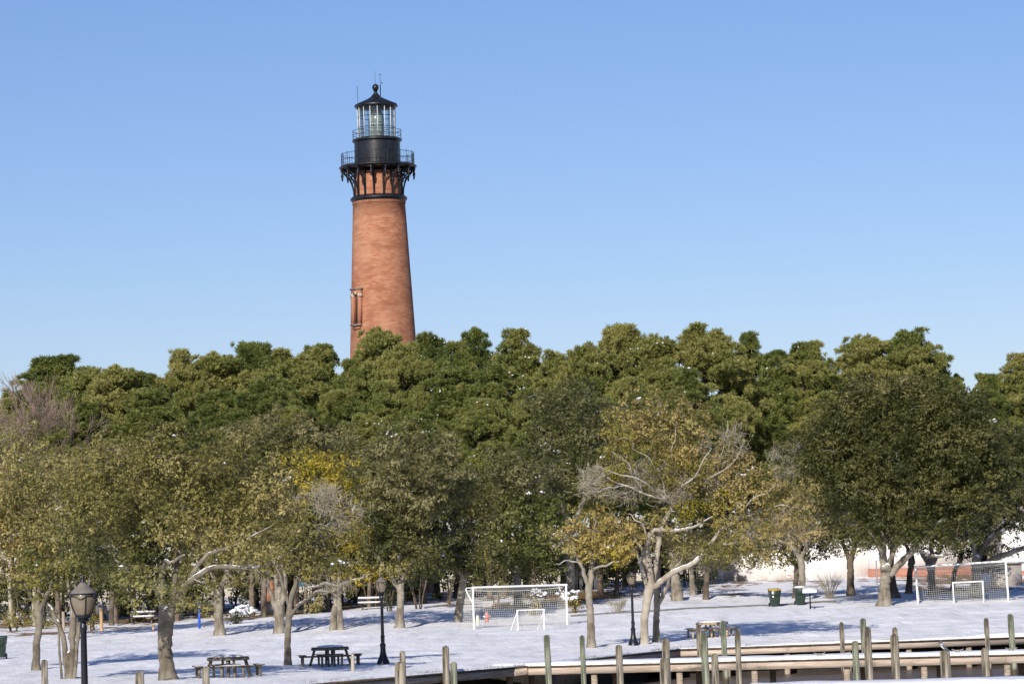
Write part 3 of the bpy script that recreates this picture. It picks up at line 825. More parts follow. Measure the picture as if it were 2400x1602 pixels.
def tree(label, xd, d, limbs, lobes, style='olive', seed=1, leaf=.15, clump=.42, per=34, dens=1.0, bark=None, snow=14, name="oak_tree", group=None, twig_r=.02, droop=0.0, fuzz=0.12, flare=1.5, cat="tree"):
    """limbs: polylines of (x, y, depth offset, width) in 2349 px; lobes: (x, y, rx, ry[, style[, depth offset]])"""
    rng = np.random.default_rng(seed)
    base = GP(xd, d)
    root = empty(name, base, label, cat, group)
    bm = np.array(base)
    s = mpp(d)
    bark = bark or M_BARK
    tb = MB()
    nodes, nrad = [], []
    for li, lb in enumerate(limbs):
        P = []
        for (x, y, dd, w) in lb:
            q = D(x, y, d); q = q + Vector((0, dd, 0))
            P.append((q.x - bm[0], q.y - bm[1], q.z - bm[2], w * s / 2))
        if li == 0 or lb[0][1] > 1425 or (lb[0][2] == 0 and lb[0][1] == limbs[0][0][1]):   # trunk: stand it in the snow
            P[0] = (P[0][0], P[0][1], min(P[0][2], 0) - .25, P[0][3])
        C = crom(P, 7)
        C[:, :3] += rng.standard_normal((len(C), 3)) * C[:, 3:4] * (.10 if li else .05)
        C[:, 3] = np.maximum(C[:, 3], .012)
        sl = np.linspace(0, 1, len(C))[:, None]
        if li > 0: C[:, :3] += sl * (1 - sl * .3) * .10 * np.sin(sl * np.array([[11., 9., 13.]]) + rng.uniform(0, 6, 3))
        e = C[-1, :3] - C[-3, :3]; e /= np.linalg.norm(e) + 1e-9; r_ = C[-1, 3]
        tl = 2.5 if li else .9
        C = np.vstack([C, [np.r_[C[-1, :3] + e * r_ * tl * .5, r_ * .8], np.r_[C[-1, :3] + e * r_ * tl, r_ * .3]]])
        if li == 0 and flare:
            zz = C[:, 2] - C[0, 2]
            C[:, 3] *= 1 + (flare - 1) * np.exp(-zz / .30)
        V, Fq = tube(C[:, :3], C[:, 3], 10, .05, rng)
        tb.add(V, Fq)
        k0 = len(C) // 2 if li == 0 else 1
        nodes += list(C[k0:, :3]); nrad += list(C[k0:, 3])
    slots, mats = {}, []
    cb = MB(); targets = []; tops = []
    bareS = []
    subs = []
    for lo in lobes:
        x, y, rx, ry = lo[:4]
        st = lo[4] if len(lo) > 4 and lo[4] else style
        dd = lo[5] if len(lo) > 5 else rng.uniform(-.15, .15) * rx * s
        c = D(x, y, d); c = np.array(c) - bm; c[1] += dd
        r3 = np.array([rx * s, max(min(rx, ry * 1.3) * s, 1.0), ry * s])
        if st == 'bare' or min(rx, ry) * s < 1.3:
            subs.append((c, r3, st)); continue
        # a bough mass is made of several billowing sprays with shadowed gaps between them
        nsub = int(np.clip(r3.mean() ** 2 * 1.9, 7, 26))
        g = np.arange(nsub) + .5
        th = np.arccos(1 - 2 * g / nsub); ph_ = g * 2.39996 + rng.uniform(0, 6)
        uu = np.stack([np.cos(ph_) * np.sin(th), np.sin(ph_) * np.sin(th), np.cos(th)], 1) + rng.standard_normal((nsub, 3)) * .12
        for q in uu:
            f_ = rng.uniform(.24, .38)
            rs = np.maximum(r3 * f_, .45); rs = .5 * rs + .5 * rs.mean()
            subs.append((c + q * np.maximum(r3 - rs * .75, .1), rs * np.array([1.12, 1.12, .85]), st))
        subs.append((c, r3 * .5, st))
    for c, r3, st in subs:
        area = 4 * math.pi * ((r3[0] * r3[1]) ** 1.6 + (r3[0] * r3[2]) ** 1.6 + (r3[1] * r3[2]) ** 1.6) ** (1 / 1.6) / 3 ** (1 / 1.6)
        bare = st == 'bare'
        n = max(5, int(dens * area / (clump * clump * 2.2)))
        u = unit(rng, n)
        ph = rng.uniform(0, 6, 3)
        wob = 1 + .13 * (np.sin(u[:, 0] * 5 + ph[0]) + np.sin(u[:, 1] * 4 + ph[1]) + np.sin(u[:, 2] * 5 + ph[2])) / 1.6
        rad = wob * (1 - .55 * rng.random(n) ** 2.2)
        cc = c + u * r3 * rad[:, None]
        targets.append(cc[rng.random(n) < (1 if bare else .5)])
        if bare:
            bareS.append((cc, u)); continue
        if st not in slots: slots[st] = len(mats); mats.append(LEAF[st])
        cr = clump * rng.uniform(.55, 1.2, n)
        cnt = (per * 1.9 * (cr / clump) ** 2 * rng.uniform(.7, 1.3, n)).astype(int) + 4
        idx = np.repeat(np.arange(n), cnt)
        ud = unit(rng, len(idx)) + u[idx] * .35; ud[:, 2] += .15
        ud /= np.linalg.norm(ud, axis=1, keepdims=True)
        off = ud * (rng.random((len(idx), 1)) ** .4) * cr[idx][:, None] * np.array([1.15, 1.15, .8])
        pts = cc[idx] + off
        # stray leaves reaching past the outline
        st_m = rng.random(len(idx)) < fuzz * .35
        pts[st_m] += u[idx][st_m] * rng.uniform(.05, .45, (st_m.sum(), 1))
        # leaves grow in small sprays that share a twig tip and a lean
        N0 = ud * .55 + u[idx] * .25 + unit(rng, len(pts)) * .55; N0[:, 2] += .55
        kk = np.arange(0, len(pts), 4)
        kk = np.repeat(kk, 4)[:len(pts)]
        pts = pts[kk] + unit(rng, len(pts)) * rng.uniform(.02, .085, (len(pts), 1)) * (leaf / .14)
        V, Fq = leaf_quads(pts, N0[kk] / (np.linalg.norm(N0[kk], axis=1, keepdims=True) + 1e-9), leaf * .76, leaf * .76 * .6, rng, up=.0, outw=1.0, rnd=.38)
        cb.add(V, Fq, slots[st])
        tops.append((cc + np.array([0, 0, .5]) * cr[:, None])[u[:, 2] > -.25])
    # branches from the limbs out to the clumps
    nodes = [np.array(n_) for n_ in nodes]; N_ = np.array(nodes); NR = np.array(nrad)
    T = np.vstack(targets)
    dist = np.sqrt(((T[:, None] - N_[None]) ** 2).sum(-1)).min(1)
    T = T[np.argsort(dist)]
    cap = 420
    if len(T) > cap: T = T[np.sort(rng.choice(len(T), cap, replace=False))]
    P0, P1, A, B_ = [], [], [], []
    for t in T:
        dv = t - N_
        dd_ = np.sqrt((dv ** 2).sum(1)) + np.maximum(0, -dv[:, 2]) * .6
        k = int(np.argmin(dd_))
        p = N_[k]; ln = float(np.linalg.norm(t - p))
        r0 = min(NR[k] * .75, twig_r * .5 + .011 * ln); r0 = max(r0, .010)
        m1 = p + (t - p) * .36 + rng.standard_normal(3) * ln * .09 + np.array([0, 0, .07 * ln])
        m2 = p + (t - p) * .70 + rng.standard_normal(3) * ln * .07 + np.array([0, 0, .07 * ln])
        ra, rb, rc = r0 * .8, r0 * .6, max(r0 * .38, .007)
        P0 += [p, m1, m2]; P1 += [m1, m2, t]; A += [r0, ra, rb]; B_ += [ra, rb, rc]
        N_ = np.vstack([N_, m1, m2, t]); NR = np.concatenate([NR, [ra, rb, rc]])
    V, Fq = frustums(P0, P1, A, B_, 4)
    tb.add(V, Fq)
    to = tb.build("trunk", bark, root, smooth=True)
    if bareS:
        for cc, u in bareS:
            b = MB()
            n = len(cc); q = 13
            P = np.repeat(cc, q, 0); U = np.repeat(u, q, 0) * .6 + unit(rng, n * q) * .8
            U[:, 2] += .25
            U /= np.linalg.norm(U, axis=1, keepdims=True)
            P = P + rng.standard_normal(P.shape) * clump * .45
            l1 = rng.uniform(.12, .36, (n * q, 1))
            M1 = P + U * l1
            U2 = U + unit(rng, n * q) * .6 ; U2 /= np.linalg.norm(U2, axis=1, keepdims=True)
            M2 = M1 + U2 * rng.uniform(.10, .34, (n * q, 1))
            V, Fq = frustums(P, M1, .013, .010, 3); b.add(V, Fq)
            V, Fq = frustums(M1, M2, .010, .005, 3); b.add(V, Fq)
            b.build("twigs", M_TWIG, root)["kind"] = "stuff"
    if cb.n: cb.build("crown", mats, root)
    if snow and tops:
        Tp = np.vstack(tops)
        k = rng.choice(len(Tp), min(max(1, int(snow * .65)), len(Tp)), replace=False)
        C = Tp[k]; C = np.repeat(C, 3, 0) + rng.standard_normal((len(k) * 3, 3)) * np.array([.13, .13, .05])
        V, Fq = snow_blobs(C, .085 * (1 + (d - 120) / 300), rng)
        MB().add(V, Fq).build("snow", M_SNOW, root)["kind"] = "stuff"
    return root

G_OAK = "park oaks standing on the snowy lawn"
tree("tan-leaved oak at the left edge, its speckled trunk beside a green bin", 85, 149,
     [[(82, 1532, 0, 19), (84, 1480, 0, 17), (90, 1430, 0, 16), (86, 1390, 0, 17)], [(88, 1400, 0, 12), (60, 1350, .3, 9), (25, 1320, .6, 6)], [(90, 1400, 0, 12), (128, 1330, -.5, 8), (140, 1290, -.8, 5)], [(86, 1390, 0, 12), (92, 1290, .4, 8), (80, 1180, .5, 5)]],
     [(40, 1150, 110, 90, 'olive'), (10, 1260, 100, 75, 'tan'), (100, 1275, 85, 70, 'amber'), (70, 1075, 95, 65, 'olive'), (-40, 1170, 90, 110, 'amber'), (20, 1330, 90, 35, 'dark'), (150, 1190, 70, 70, 'olive'), (60, 1230, 80, 50, 'olive'), (40, 1010, 70, 45, 'green')], seed=11, bark=M_BARKM, snow=10, group=G_OAK)  # low lobe in darker inner leaves, underside shade put into the colour
tree("low-forked oak behind the nearest lamp post, its dark trunk meeting the bottom edge", 157, 128,
     [[(156, 1600, 0, 19), (157, 1540, 0, 18), (158, 1500, 0, 19)], [(157, 1502, 0, 14), (142, 1455, 0, 12), (124, 1412, .2, 10), (108, 1388, .4, 8)], [(160, 1502, 0, 15), (170, 1450, -.2, 14), (170, 1395, -.2, 11), (160, 1330, -.3, 8)], [(168, 1440, -.2, 9), (195, 1380, -.6, 7), (215, 1320, -.8, 5), (240, 1290, -1, 4)], [(140, 1450, 0, 6), (132, 1420, .2, 5), (128, 1400, .2, 3)]],
     [(150, 1275, 100, 75, 'green'), (225, 1300, 70, 55, 'olive'), (95, 1320, 60, 45, 'amber'), (190, 1215, 90, 60, 'olive'), (180, 1340, 60, 30, 'dark')], seed=12, leaf=.13, clump=.36, snow=8, group=G_OAK, bark=M_BARKM)  # lowest lobe uses darker leaves, with crown-bottom shade in their colour
tree("biggest left oak, thick forked trunk and snow-lined limbs reaching over the snow-topped table", 385, 122,
     [[(386, 1556, 0, 44), (381, 1520, 0, 33), (378, 1460, 0, 33), (382, 1405, 0, 38)], [(378, 1408, 0, 22), (372, 1370, 0, 19), (366, 1300, .3, 15), (340, 1220, .6, 10), (300, 1150, .8, 6)], [(387, 1412, 0, 24), (418, 1362, -.3, 19), (436, 1335, -.5, 15), (480, 1308, -.8, 13), (530, 1300, -1, 11), (592, 1298, -1.2, 7), (640, 1285, -1.1, 4), (680, 1260, -1, 2)], [(430, 1345, -.4, 12), (452, 1305, -.6, 11), (478, 1275, -.8, 9), (505, 1262, -1, 8), (560, 1245, -1.1, 6), (605, 1220, -1, 3), (640, 1190, -1, 1.5)], [(395, 1400, 0, 16), (405, 1300, .2, 12), (415, 1200, .4, 9), (440, 1090, .6, 6)], [(366, 1330, .2, 10), (385, 1288, -.8, 9), (405, 1288, -1.1, 8), (432, 1270, -1.3, 5)], [(372, 1370, .1, 9), (330, 1320, -.4, 7), (270, 1290, -.8, 5)]],
     [(330, 1075, 150, 90, 'olive'), (470, 1085, 150, 95, 'olive'), (245, 1165, 130, 100, 'olive'), (400, 1170, 160, 95, 'olive'), (565, 1180, 120, 95, 'olive'), (275, 1270, 115, 55, 'dark'), (590, 1245, 90, 42, 'olive'), (600, 1270, 60, 22, 'olive', -1.4), (420, 1020, 130, 50, 'olive'), (350, 1260, 80, 40, 'dark'), (200, 1100, 80, 70, 'olive'), (620, 1110, 80, 60, 'olive'), (500, 1230, 80, 35, 'olive'), (360, 1350, 95, 48, 'green', -3.0), (460, 1375, 60, 26, 'olive', -2.2), (300, 1340, 70, 40, 'dark', -2.5)], seed=13, leaf=.13, clump=.36, per=38, dens=1.0, snow=22, group=G_OAK, bark=M_BARKM)  # dark and green low lobes: inner leaves, plus underside shade as colour
tree("oak with pale root-flared trunk behind the snow-topped picnic table", 505, 197,
     [[(505, 1460, 0, 30), (502, 1420, 0, 21), (500, 1380, 0, 22), (500, 1350, 0, 20)], [(500, 1360, 0, 14), (480, 1300, .5, 9), (450, 1250, .8, 5)], [(502, 1360, 0, 14), (530, 1300, -.5, 9), (560, 1260, -.8, 5)]],
     [(500, 1240, 120, 80), (565, 1290, 70, 50), (450, 1300, 60, 45), (480, 1170, 100, 70), (505, 1325, 50, 28)], 'olive', seed=14, leaf=.19, clump=.5, per=28, snow=8, group=G_OAK)
tree("oak with stout pale trunk splitting low into three, left of the dark slim tree", 640, 196,
     [[(640, 1448, 0, 26), (640, 1410, 0, 22), (638, 1385, 0, 24)], [(632, 1392, 0, 12), (617, 1350, .3, 9), (610, 1315, .5, 7), (580, 1270, .8, 4)], [(644, 1390, 0, 13), (655, 1345, -.2, 10), (650, 1300, -.3, 7), (640, 1240, 0, 4)], [(640, 1385, 0, 12), (640, 1320, .4, 9), (630, 1250, .8, 5)]],
     [(620, 1250, 85, 60), (690, 1270, 60, 50), (585, 1300, 50, 38, 'bare'), (640, 1200, 80, 60)], 'olive', seed=15, leaf=.19, clump=.5, per=28, snow=6, group=G_OAK)
tree("slim dark-trunked tree left of the dark picnic table, olive crown with bare grey twigs", 660, 139,
     [[(660, 1528, 0, 18), (660, 1470, 0, 15), (662, 1420, 0, 15), (664, 1398, 0, 16)], [(666, 1412, 0, 10), (690, 1384, -.3, 8), (712, 1368, -.4, 7), (740, 1356, -.6, 6), (770, 1352, -.8, 3)], [(664, 1400, 0, 13), (672, 1355, 0, 12), (690, 1300, .2, 9), (720, 1230, .5, 5)], [(664, 1390, 0, 9), (650, 1340, -.3, 7), (630, 1290, -.5, 5), (600, 1240, -.6, 3)]],
     [(640, 1195, 85, 60), (720, 1225, 90, 65, 'olive'), (650, 1275, 90, 42, 'olive'), (745, 1185, 75, 55, 'bare'), (670, 1230, 90, 50, 'olive'), (600, 1240, 60, 50, 'amber'), (690, 1170, 60, 35, 'amber'), (760, 1300, 65, 24, 'olive')], 'olive', seed=16, leaf=.13, clump=.36, snow=12, group=G_OAK, bark=M_BARKM)
tree("yellow-leaved oak with two close trunks, one lit and one shaded, behind the dark picnic table", 781, 197,
     [[(782, 1447, 0, 16), (779, 1400, 0, 12), (777, 1350, 0, 11), (780, 1300, 0, 9)], [(762, 1446, .8, 20), (766, 1400, .8, 14), (768, 1350, .8, 12), (765, 1280, .8, 8)], [(777, 1345, 0, 7), (740, 1338, -.6, 6), (700, 1355, -1, 4)], [(778, 1340, 0, 7), (820, 1328, -.6, 6), (860, 1315, -1, 3)]],
     [(745, 1085, 75, 55, 'yellow'), (800, 1150, 60, 80, 'yellow'), (700, 1060, 55, 30, 'yellow'), (805, 1240, 60, 55, 'yellow'), (840, 1320, 55, 25, 'yellow'), (770, 1330, 65, 30, 'bare'), (740, 1300, 70, 35, 'amber'), (720, 1180, 60, 60, 'bare'), (760, 1200, 60, 60, 'amber')], 'yellow', seed=17, leaf=.18, clump=.48, per=28, snow=6, group=G_OAK)
tree("dark round-crowned oak whose forked grey trunk stands right of the second lamp post", 915, 195,
     [[(916, 1443, 0, 24), (917, 1410, 0, 18), (919, 1375, 0, 16), (918, 1345, 0, 18)], [(916, 1350, 0, 12), (900, 1325, -.4, 10), (892, 1310, -.5, 6), (870, 1280, -.8, 4)], [(919, 1350, 0, 13), (930, 1310, .3, 10), (948, 1290, .5, 7), (970, 1230, .8, 4)], [(918, 1345, 0, 12), (915, 1250, .6, 8), (925, 1120, 1, 4)]],
     [(935, 1090, 115, 105, 'grey'), (880, 1180, 80, 100, 'dark'), (960, 1220, 90, 85, 'dark'), (925, 1020, 85, 48, 'grey'), (900, 1280, 70, 42, 'olive'), (1010, 1050, 75, 70, 'grey'), (960, 1300, 60, 26, 'dark'), (860, 1260, 40, 40, 'dark')], 'dark', seed=18, leaf=.18, clump=.48, per=32, snow=8, group=G_OAK)
tree("dark oak with leaning trunk just left of the centre soccer goal's net", 1048, 200,
     [[(1046, 1442, 0, 22), (1054, 1390, 0, 18), (1062, 1340, 0, 17), (1066, 1310, 0, 15)], [(1064, 1325, 0, 11), (1040, 1280, .3, 8), (1020, 1220, .6, 5)], [(1065, 1320, 0, 11), (1085, 1260, .3, 8), (1080, 1180, .6, 5)]],
     [(1040, 1150, 80, 90, 'grey'), (1070, 1230, 75, 75, 'dark'), (1015, 1260, 60, 55, 'dark'), (1085, 1285, 48, 36, 'olive'), (1100, 1150, 55, 80, 'olive'), (1060, 1290, 60, 28, 'dark')], 'dark', seed=19, leaf=.18, clump=.48, per=32, snow=4, group=G_OAK)
tree("broad green oak behind the centre soccer goal, pale yellowish-green crown to the ground", 1185, 213,
     [[(1190, 1420, 0, 26), (1188, 1360, 0, 20), (1185, 1300, 0, 18)], [(1185, 1310, 0, 12), (1150, 1220, 0, 8), (1130, 1140, 0, 4)], [(1185, 1310, 0, 12), (1220, 1220, 0, 8), (1215, 1130, 0, 4)]],
     [(1165, 1120, 105, 85, 'grey'), (1180, 1215, 110, 90, 'green'), (1125, 1200, 55, 95, 'green'), (1240, 1270, 75, 60, 'green'), (1170, 1300, 80, 40, 'olive'), (1240, 1180, 60, 70, 'green'), (1200, 1060, 70, 40, 'grey')], 'green', seed=20, leaf=.19, clump=.5, per=32, snow=10, group=G_OAK)
tree("domed grey-green oak behind the tan half-bare tree, below the pines", 1310, 219,
     [[(1310, 1400, 0, 26), (1308, 1300, 0, 20), (1310, 1200, 0, 18)], [(1310, 1220, 0, 12), (1270, 1100, 0, 8), (1260, 1000, 0, 4)], [(1310, 1220, 0, 12), (1350, 1100, 0, 8), (1345, 980, 0, 4)]],
     [(1310, 950, 108, 80, 'grey'), (1250, 1030, 78, 65, 'grey'), (1365, 1040, 75, 85, 'grey'), (1300, 1110, 90, 60, 'grey'), (1240, 1110, 50, 40, 'bare')], 'grey', seed=21, leaf=.19, clump=.5, per=30, snow=8, group=G_OAK)
tree("wide grey-green oak crown below the pines, left of the yellow oak", 640, 222,
     [[(640, 1420, 0, 26), (640, 1300, 0, 20), (640, 1180, 0, 18)], [(640, 1200, 0, 12), (570, 1080, 0, 8), (560, 1010, 0, 4)], [(640, 1200, 0, 12), (720, 1090, 0, 8), (760, 1020, 0, 4)]],
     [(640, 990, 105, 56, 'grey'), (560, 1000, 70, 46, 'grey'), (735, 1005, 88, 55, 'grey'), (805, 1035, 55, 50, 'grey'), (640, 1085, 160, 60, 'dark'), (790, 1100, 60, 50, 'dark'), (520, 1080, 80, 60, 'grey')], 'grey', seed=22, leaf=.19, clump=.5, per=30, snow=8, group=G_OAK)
tree("pale olive oak behind the left oaks, under the bare reddish trees", 170, 205,
     [[(170, 1430, 0, 24), (170, 1330, 0, 18), (170, 1230, 0, 16)], [(170, 1240, 0, 10), (120, 1120, 0, 7), (90, 1070, 0, 4)], [(170, 1240, 0, 10), (230, 1120, 0, 7), (250, 1040, 0, 4)]],
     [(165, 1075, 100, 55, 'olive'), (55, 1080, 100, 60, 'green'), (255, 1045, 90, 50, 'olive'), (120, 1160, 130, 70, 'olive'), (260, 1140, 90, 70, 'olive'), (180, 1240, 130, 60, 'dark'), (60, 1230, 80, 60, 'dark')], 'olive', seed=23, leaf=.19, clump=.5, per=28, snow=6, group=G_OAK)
tree("slender pale straight oak with yellowish crown right of the centre soccer goal", 1355, 158,
     [[(1356, 1477, 0, 21), (1355, 1420, 0, 17), (1351, 1370, 0, 17), (1352, 1340, 0, 18)], [(1350, 1345, 0, 11), (1338, 1310, -.2, 9), (1328, 1285, -.3, 7), (1310, 1250, -.5, 4)], [(1353, 1342, 0, 14), (1358, 1300, .1, 12), (1360, 1260, .2, 9), (1365, 1200, .3, 5)], [(1330, 1290, -.3, 4), (1300, 1286, -.5, 3), (1275, 1296, -.6, 2)], [(1360, 1305, 0, 6), (1390, 1295, -.3, 5), (1420, 1285, -.5, 3)]],
     [(1352, 1205, 72, 42), (1400, 1228, 55, 42), (1312, 1240, 44, 34, 'olive'), (1440, 1255, 38, 34), (1345, 1260, 40, 24), (1410, 1270, 40, 24, 'yellow')], 'amber', seed=24, leaf=.14, clump=.38, snow=12, group=G_OAK)
tree("big half-bare tan oak with sprawling lichen-grey limbs behind the third lamp post", 1478, 160,
     [[(1477, 1480, 0, 24), (1478, 1430, 0, 18), (1484, 1380, 0, 20), (1492, 1342, 0, 24)], [(1486, 1360, 0, 11), (1475, 1310, -.3, 9), (1455, 1268, -.5, 7), (1440, 1250, -.6, 5)], [(1488, 1350, .3, 10), (1482, 1300, .4, 9), (1470, 1255, .5, 7), (1450, 1210, .6, 4)],
      [(1495, 1345, 0, 16), (1488, 1290, 0, 14), (1486, 1245, 0, 12), (1500, 1216, 0, 9), (1550, 1214, -.3, 7), (1600, 1208, -.5, 5), (1630, 1185, -.6, 3)], [(1502, 1345, 0, 15), (1540, 1314, -.4, 13), (1585, 1292, -.6, 11), (1625, 1252, -.5, 9), (1672, 1205, -.2, 7), (1740, 1178, .2, 5), (1800, 1192, .5, 3)],
      [(1498, 1340, .4, 14), (1510, 1260, .5, 12), (1520, 1200, .5, 10), (1545, 1160, .4, 8), (1575, 1110, .3, 6), (1640, 1070, .1, 4), (1700, 1040, 0, 2)], [(1545, 1160, .4, 7), (1520, 1145, 0, 6), (1475, 1130, -.3, 5), (1430, 1115, -.4, 4), (1385, 1085, -.5, 2)], [(1540, 1165, .4, 7), (1548, 1100, .6, 6), (1540, 1030, .8, 4), (1510, 950, .9, 2)], [(1490, 1245, 0, 6), (1470, 1200, -.2, 4), (1440, 1180, -.3, 2)],
      [(1545, 1160, .4, 5), (1560, 1120, -.8, 4), (1600, 1080, -1.4, 3), (1625, 1030, -1.6, 1.5)], [(1530, 1148, 0, 5), (1515, 1100, -.9, 3.5), (1490, 1060, -1.5, 2.5), (1450, 1030, -1.8, 1.2)], [(1475, 1130, -.3, 4), (1450, 1090, -1, 3), (1430, 1050, -1.4, 1.5)],
      [(1575, 1110, .3, 4), (1630, 1095, -.9, 3), (1680, 1060, -1.4, 2), (1700, 1010, -1.5, 1)], [(1548, 1100, .6, 4), (1540, 1050, -.8, 3), (1545, 990, -1.2, 1.5)], [(1680, 1200, -.2, 4), (1720, 1150, -1.2, 3), (1770, 1120, -1.6, 1.5)], [(1740, 1178, .2, 3.5), (1790, 1160, -.8, 2.5), (1840, 1170, -1.2, 1.2)],
      [(1430, 1115, -.4, 3), (1400, 1120, -1, 2.2), (1360, 1130, -1.3, 1)], [(1520, 1145, 0, 4), (1480, 1110, -1.6, 3), (1420, 1090, -2, 2), (1370, 1075, -2, 1)], [(1640, 1070, .1, 3), (1660, 1020, -.6, 2), (1665, 970, -.8, 1)]],
     [(1495, 935, 95, 48, 'tan'), (1450, 985, 70, 48, 'amber'), (1560, 985, 90, 55, 'tan'), (1480, 1045, 110, 62, 'amber'), (1600, 1070, 85, 50, 'amber'), (1660, 1105, 75, 45, 'tan'), (1740, 1115, 90, 50, 'tan'), (1810, 1150, 72, 55, 'tan'), (1700, 1165, 90, 45, 'amber'), (1420, 1060, 50, 50, 'yellow'), (1790, 1210, 70, 36, 'tan'), (1620, 1150, 70, 42, 'yellow'), (1540, 1185, 60, 26, 'amber'), (1440, 1225, 50, 34, 'amber'),
      (1450, 1100, 95, 45, 'bare'), (1400, 1105, 60, 36, 'bare'), (1660, 1025, 45, 40, 'bare'), (1600, 1035, 85, 50, 'tan'), (1690, 1075, 60, 40, 'tan'), (1590, 1120, 90, 40, 'bare'), (1740, 1200, 80, 26, 'bare'), (1500, 1000, 70, 50, 'tan'), (1540, 1080, 90, 50, 'amber'), (1650, 1180, 80, 30, 'amber'), (1400, 1180, 45, 36, 'olive'), (1620, 1258, 60, 24, 'olive'), (1700, 1222, 75, 36, 'amber', -1.4), (1765, 1246, 62, 30, 'tan', -1.2), (1655, 1272, 56, 20, 'olive', -.9)], 'tan', seed=25, leaf=.13, clump=.36, per=32, dens=.80, snow=22, group=G_OAK, bark=make_bark("lichened_oak_bark", (.20, .165, .125), (.36, .31, .245), (.40, .37, .30)))
tree("thin mottled tree leaning against the sprawling tan oak's right side, trunk in shade", 1507, 162,
     [[(1506, 1477, 0, 19), (1505, 1430, 0, 15), (1507, 1380, 0, 15), (1506, 1320, 0, 11), (1508, 1270, 0, 8)], [(1510, 1385, 0, 11), (1530, 1345, -.3, 9), (1542, 1310, -.4, 6), (1570, 1270, -.6, 4)]],
     [(1560, 1255, 85, 34, 'olive'), (1630, 1265, 75, 36, 'olive'), (1530, 1210, 60, 40, 'olive'), (1690, 1275, 50, 26, 'olive'), (1600, 1285, 60, 20, 'bare')], 'olive', seed=26, leaf=.14, clump=.36, per=24, snow=8, group=G_OAK)
tree("slender bare-forked pale tree with snowy limb behind the grey-lidded bin", 1837, 214,
     [[(1839, 1385, 0, 17), (1840, 1330, 0, 15), (1838, 1290, 0, 16), (1836, 1275, 0, 13)], [(1836, 1282, 0, 11), (1815, 1252, -.3, 9), (1790, 1240, -.4, 6), (1740, 1236, -.5, 4)], [(1838, 1280, 0, 10), (1848, 1260, 0, 10), (1852, 1240, 0, 9)]],
     [(1840, 1215, 45, 30, 'bare'), (1800, 1225, 45, 22, 'bare'), (1850, 1160, 55, 50, 'tan'), (1865, 1215, 40, 34, 'tan'), (1800, 1180, 50, 36, 'tan')], 'tan', seed=27, leaf=.17, clump=.45, per=30, dens=1.3, snow=8, group=G_OAK)
tree("dark leaning oak trunk with low green crown between bins and white building", 1826, 217,
     [[(1822, 1380, 0, 15), (1826, 1335, 0, 12), (1828, 1295, 0, 12)], [(1828, 1300, 0, 8), (1800, 1270, 0, 5)], [(1828, 1300, 0, 8), (1855, 1265, 0, 5)]],
     [(1785, 1266, 66, 34, 'olive'), (1852, 1255, 48, 28, 'dark'), (1735, 1258, 56, 26, 'olive'), (1800, 1222, 90, 34, 'dark'), (1680, 1250, 40, 30, 'olive')], 'olive', seed=28, leaf=.18, clump=.45, per=34, dens=1.5, snow=8, group=G_OAK, bark=M_BARKD)
tree("dark V-forked oak between the sign panel and the great dark oak", 1951, 218,
     [[(1952, 1364, 0, 19), (1951, 1320, 0, 16), (1950, 1278, 0, 16)], [(1948, 1285, 0, 11), (1935, 1245, .2, 9), (1920, 1210, .3, 6)], [(1953, 1285, 0, 12), (1962, 1240, -.2, 10), (1968, 1195, -.3, 7)]],
     [(1930, 1200, 85, 50, 'dark'), (1900, 1245, 50, 34, 'dark'), (1960, 1150, 95, 70, 'dark'), (1980, 1230, 50, 30, 'dark')], 'dark', seed=29, leaf=.18, clump=.48, per=32, snow=6, group=G_OAK, bark=M_BARKD)
tree("great dark dome-shaped oak with pale buttressed trunk left of the right-hand goal", 2030, 199,
     [[(2027, 1379, 0, 34), (2029, 1350, 0, 25), (2031, 1325, 0, 24), (2033, 1300, 0, 28)], [(2028, 1308, 0, 17), (2022, 1265, -.2, 14), (2005, 1235, -.4, 11), (1980, 1200, -.6, 6)], [(2036, 1300, .2, 12), (2050, 1270, .3, 11), (2056, 1235, .4, 9), (2050, 1180, .5, 6)], [(2042, 1318, 0, 17), (2075, 1278, -.4, 15), (2105, 1255, -.6, 13), (2130, 1225, -.7, 10), (2165, 1190, -.8, 6)], [(2030, 1300, 0, 13), (2030, 1200, .6, 10), (2060, 1060, 1, 6)], [(2105, 1262, -.6, 9), (2130, 1272, -1, 8), (2158, 1275, -1.2, 6), (2185, 1240, -1.3, 3)]],
     [(2060, 965, 190, 95, 'dark'), (1915, 1050, 130, 95, 'dark'), (2190, 1020, 150, 100, 'dark'), (2080, 1080, 200, 110, 'dark'), (1950, 1160, 130, 72, 'dark'), (2110, 1175, 130, 68, 'dark'), (2230, 1130, 110, 90, 'dark'), (2030, 900, 110, 40, 'grey'), (2120, 900, 90, 40, 'dark'), (1800, 1060, 40, 40, 'bare'), (1870, 1090, 60, 80, 'dark'), (1990, 930, 120, 50, 'dark'), (2220, 940, 90, 50, 'dark'), (1950, 1235, 75, 30, 'dark', -1.2), (2110, 1228, 80, 28, 'dark', -1.6), (2030, 1215, 90, 34, 'dark', -1.6), (2190, 1225, 60, 34, 'dark', -.8)], 'dark', seed=30, leaf=.17, clump=.46, per=34, dens=.95, snow=10, group=G_OAK, flare=1.7)
tree("dark shaded oak trunk close behind the great oak's right-leaning limb", 2050, 212,
     [[(2052, 1362, 0, 28), (2048, 1330, 0, 15), (2045, 1290, 0, 12), (2048, 1240, 0, 9)]],
     [(2050, 1210, 70, 40, 'dark'), (2010, 1235, 50, 30, 'dark')], 'dark', seed=31, leaf=.18, clump=.48, per=28, snow=2, group=G_OAK, bark=M_BARKD)
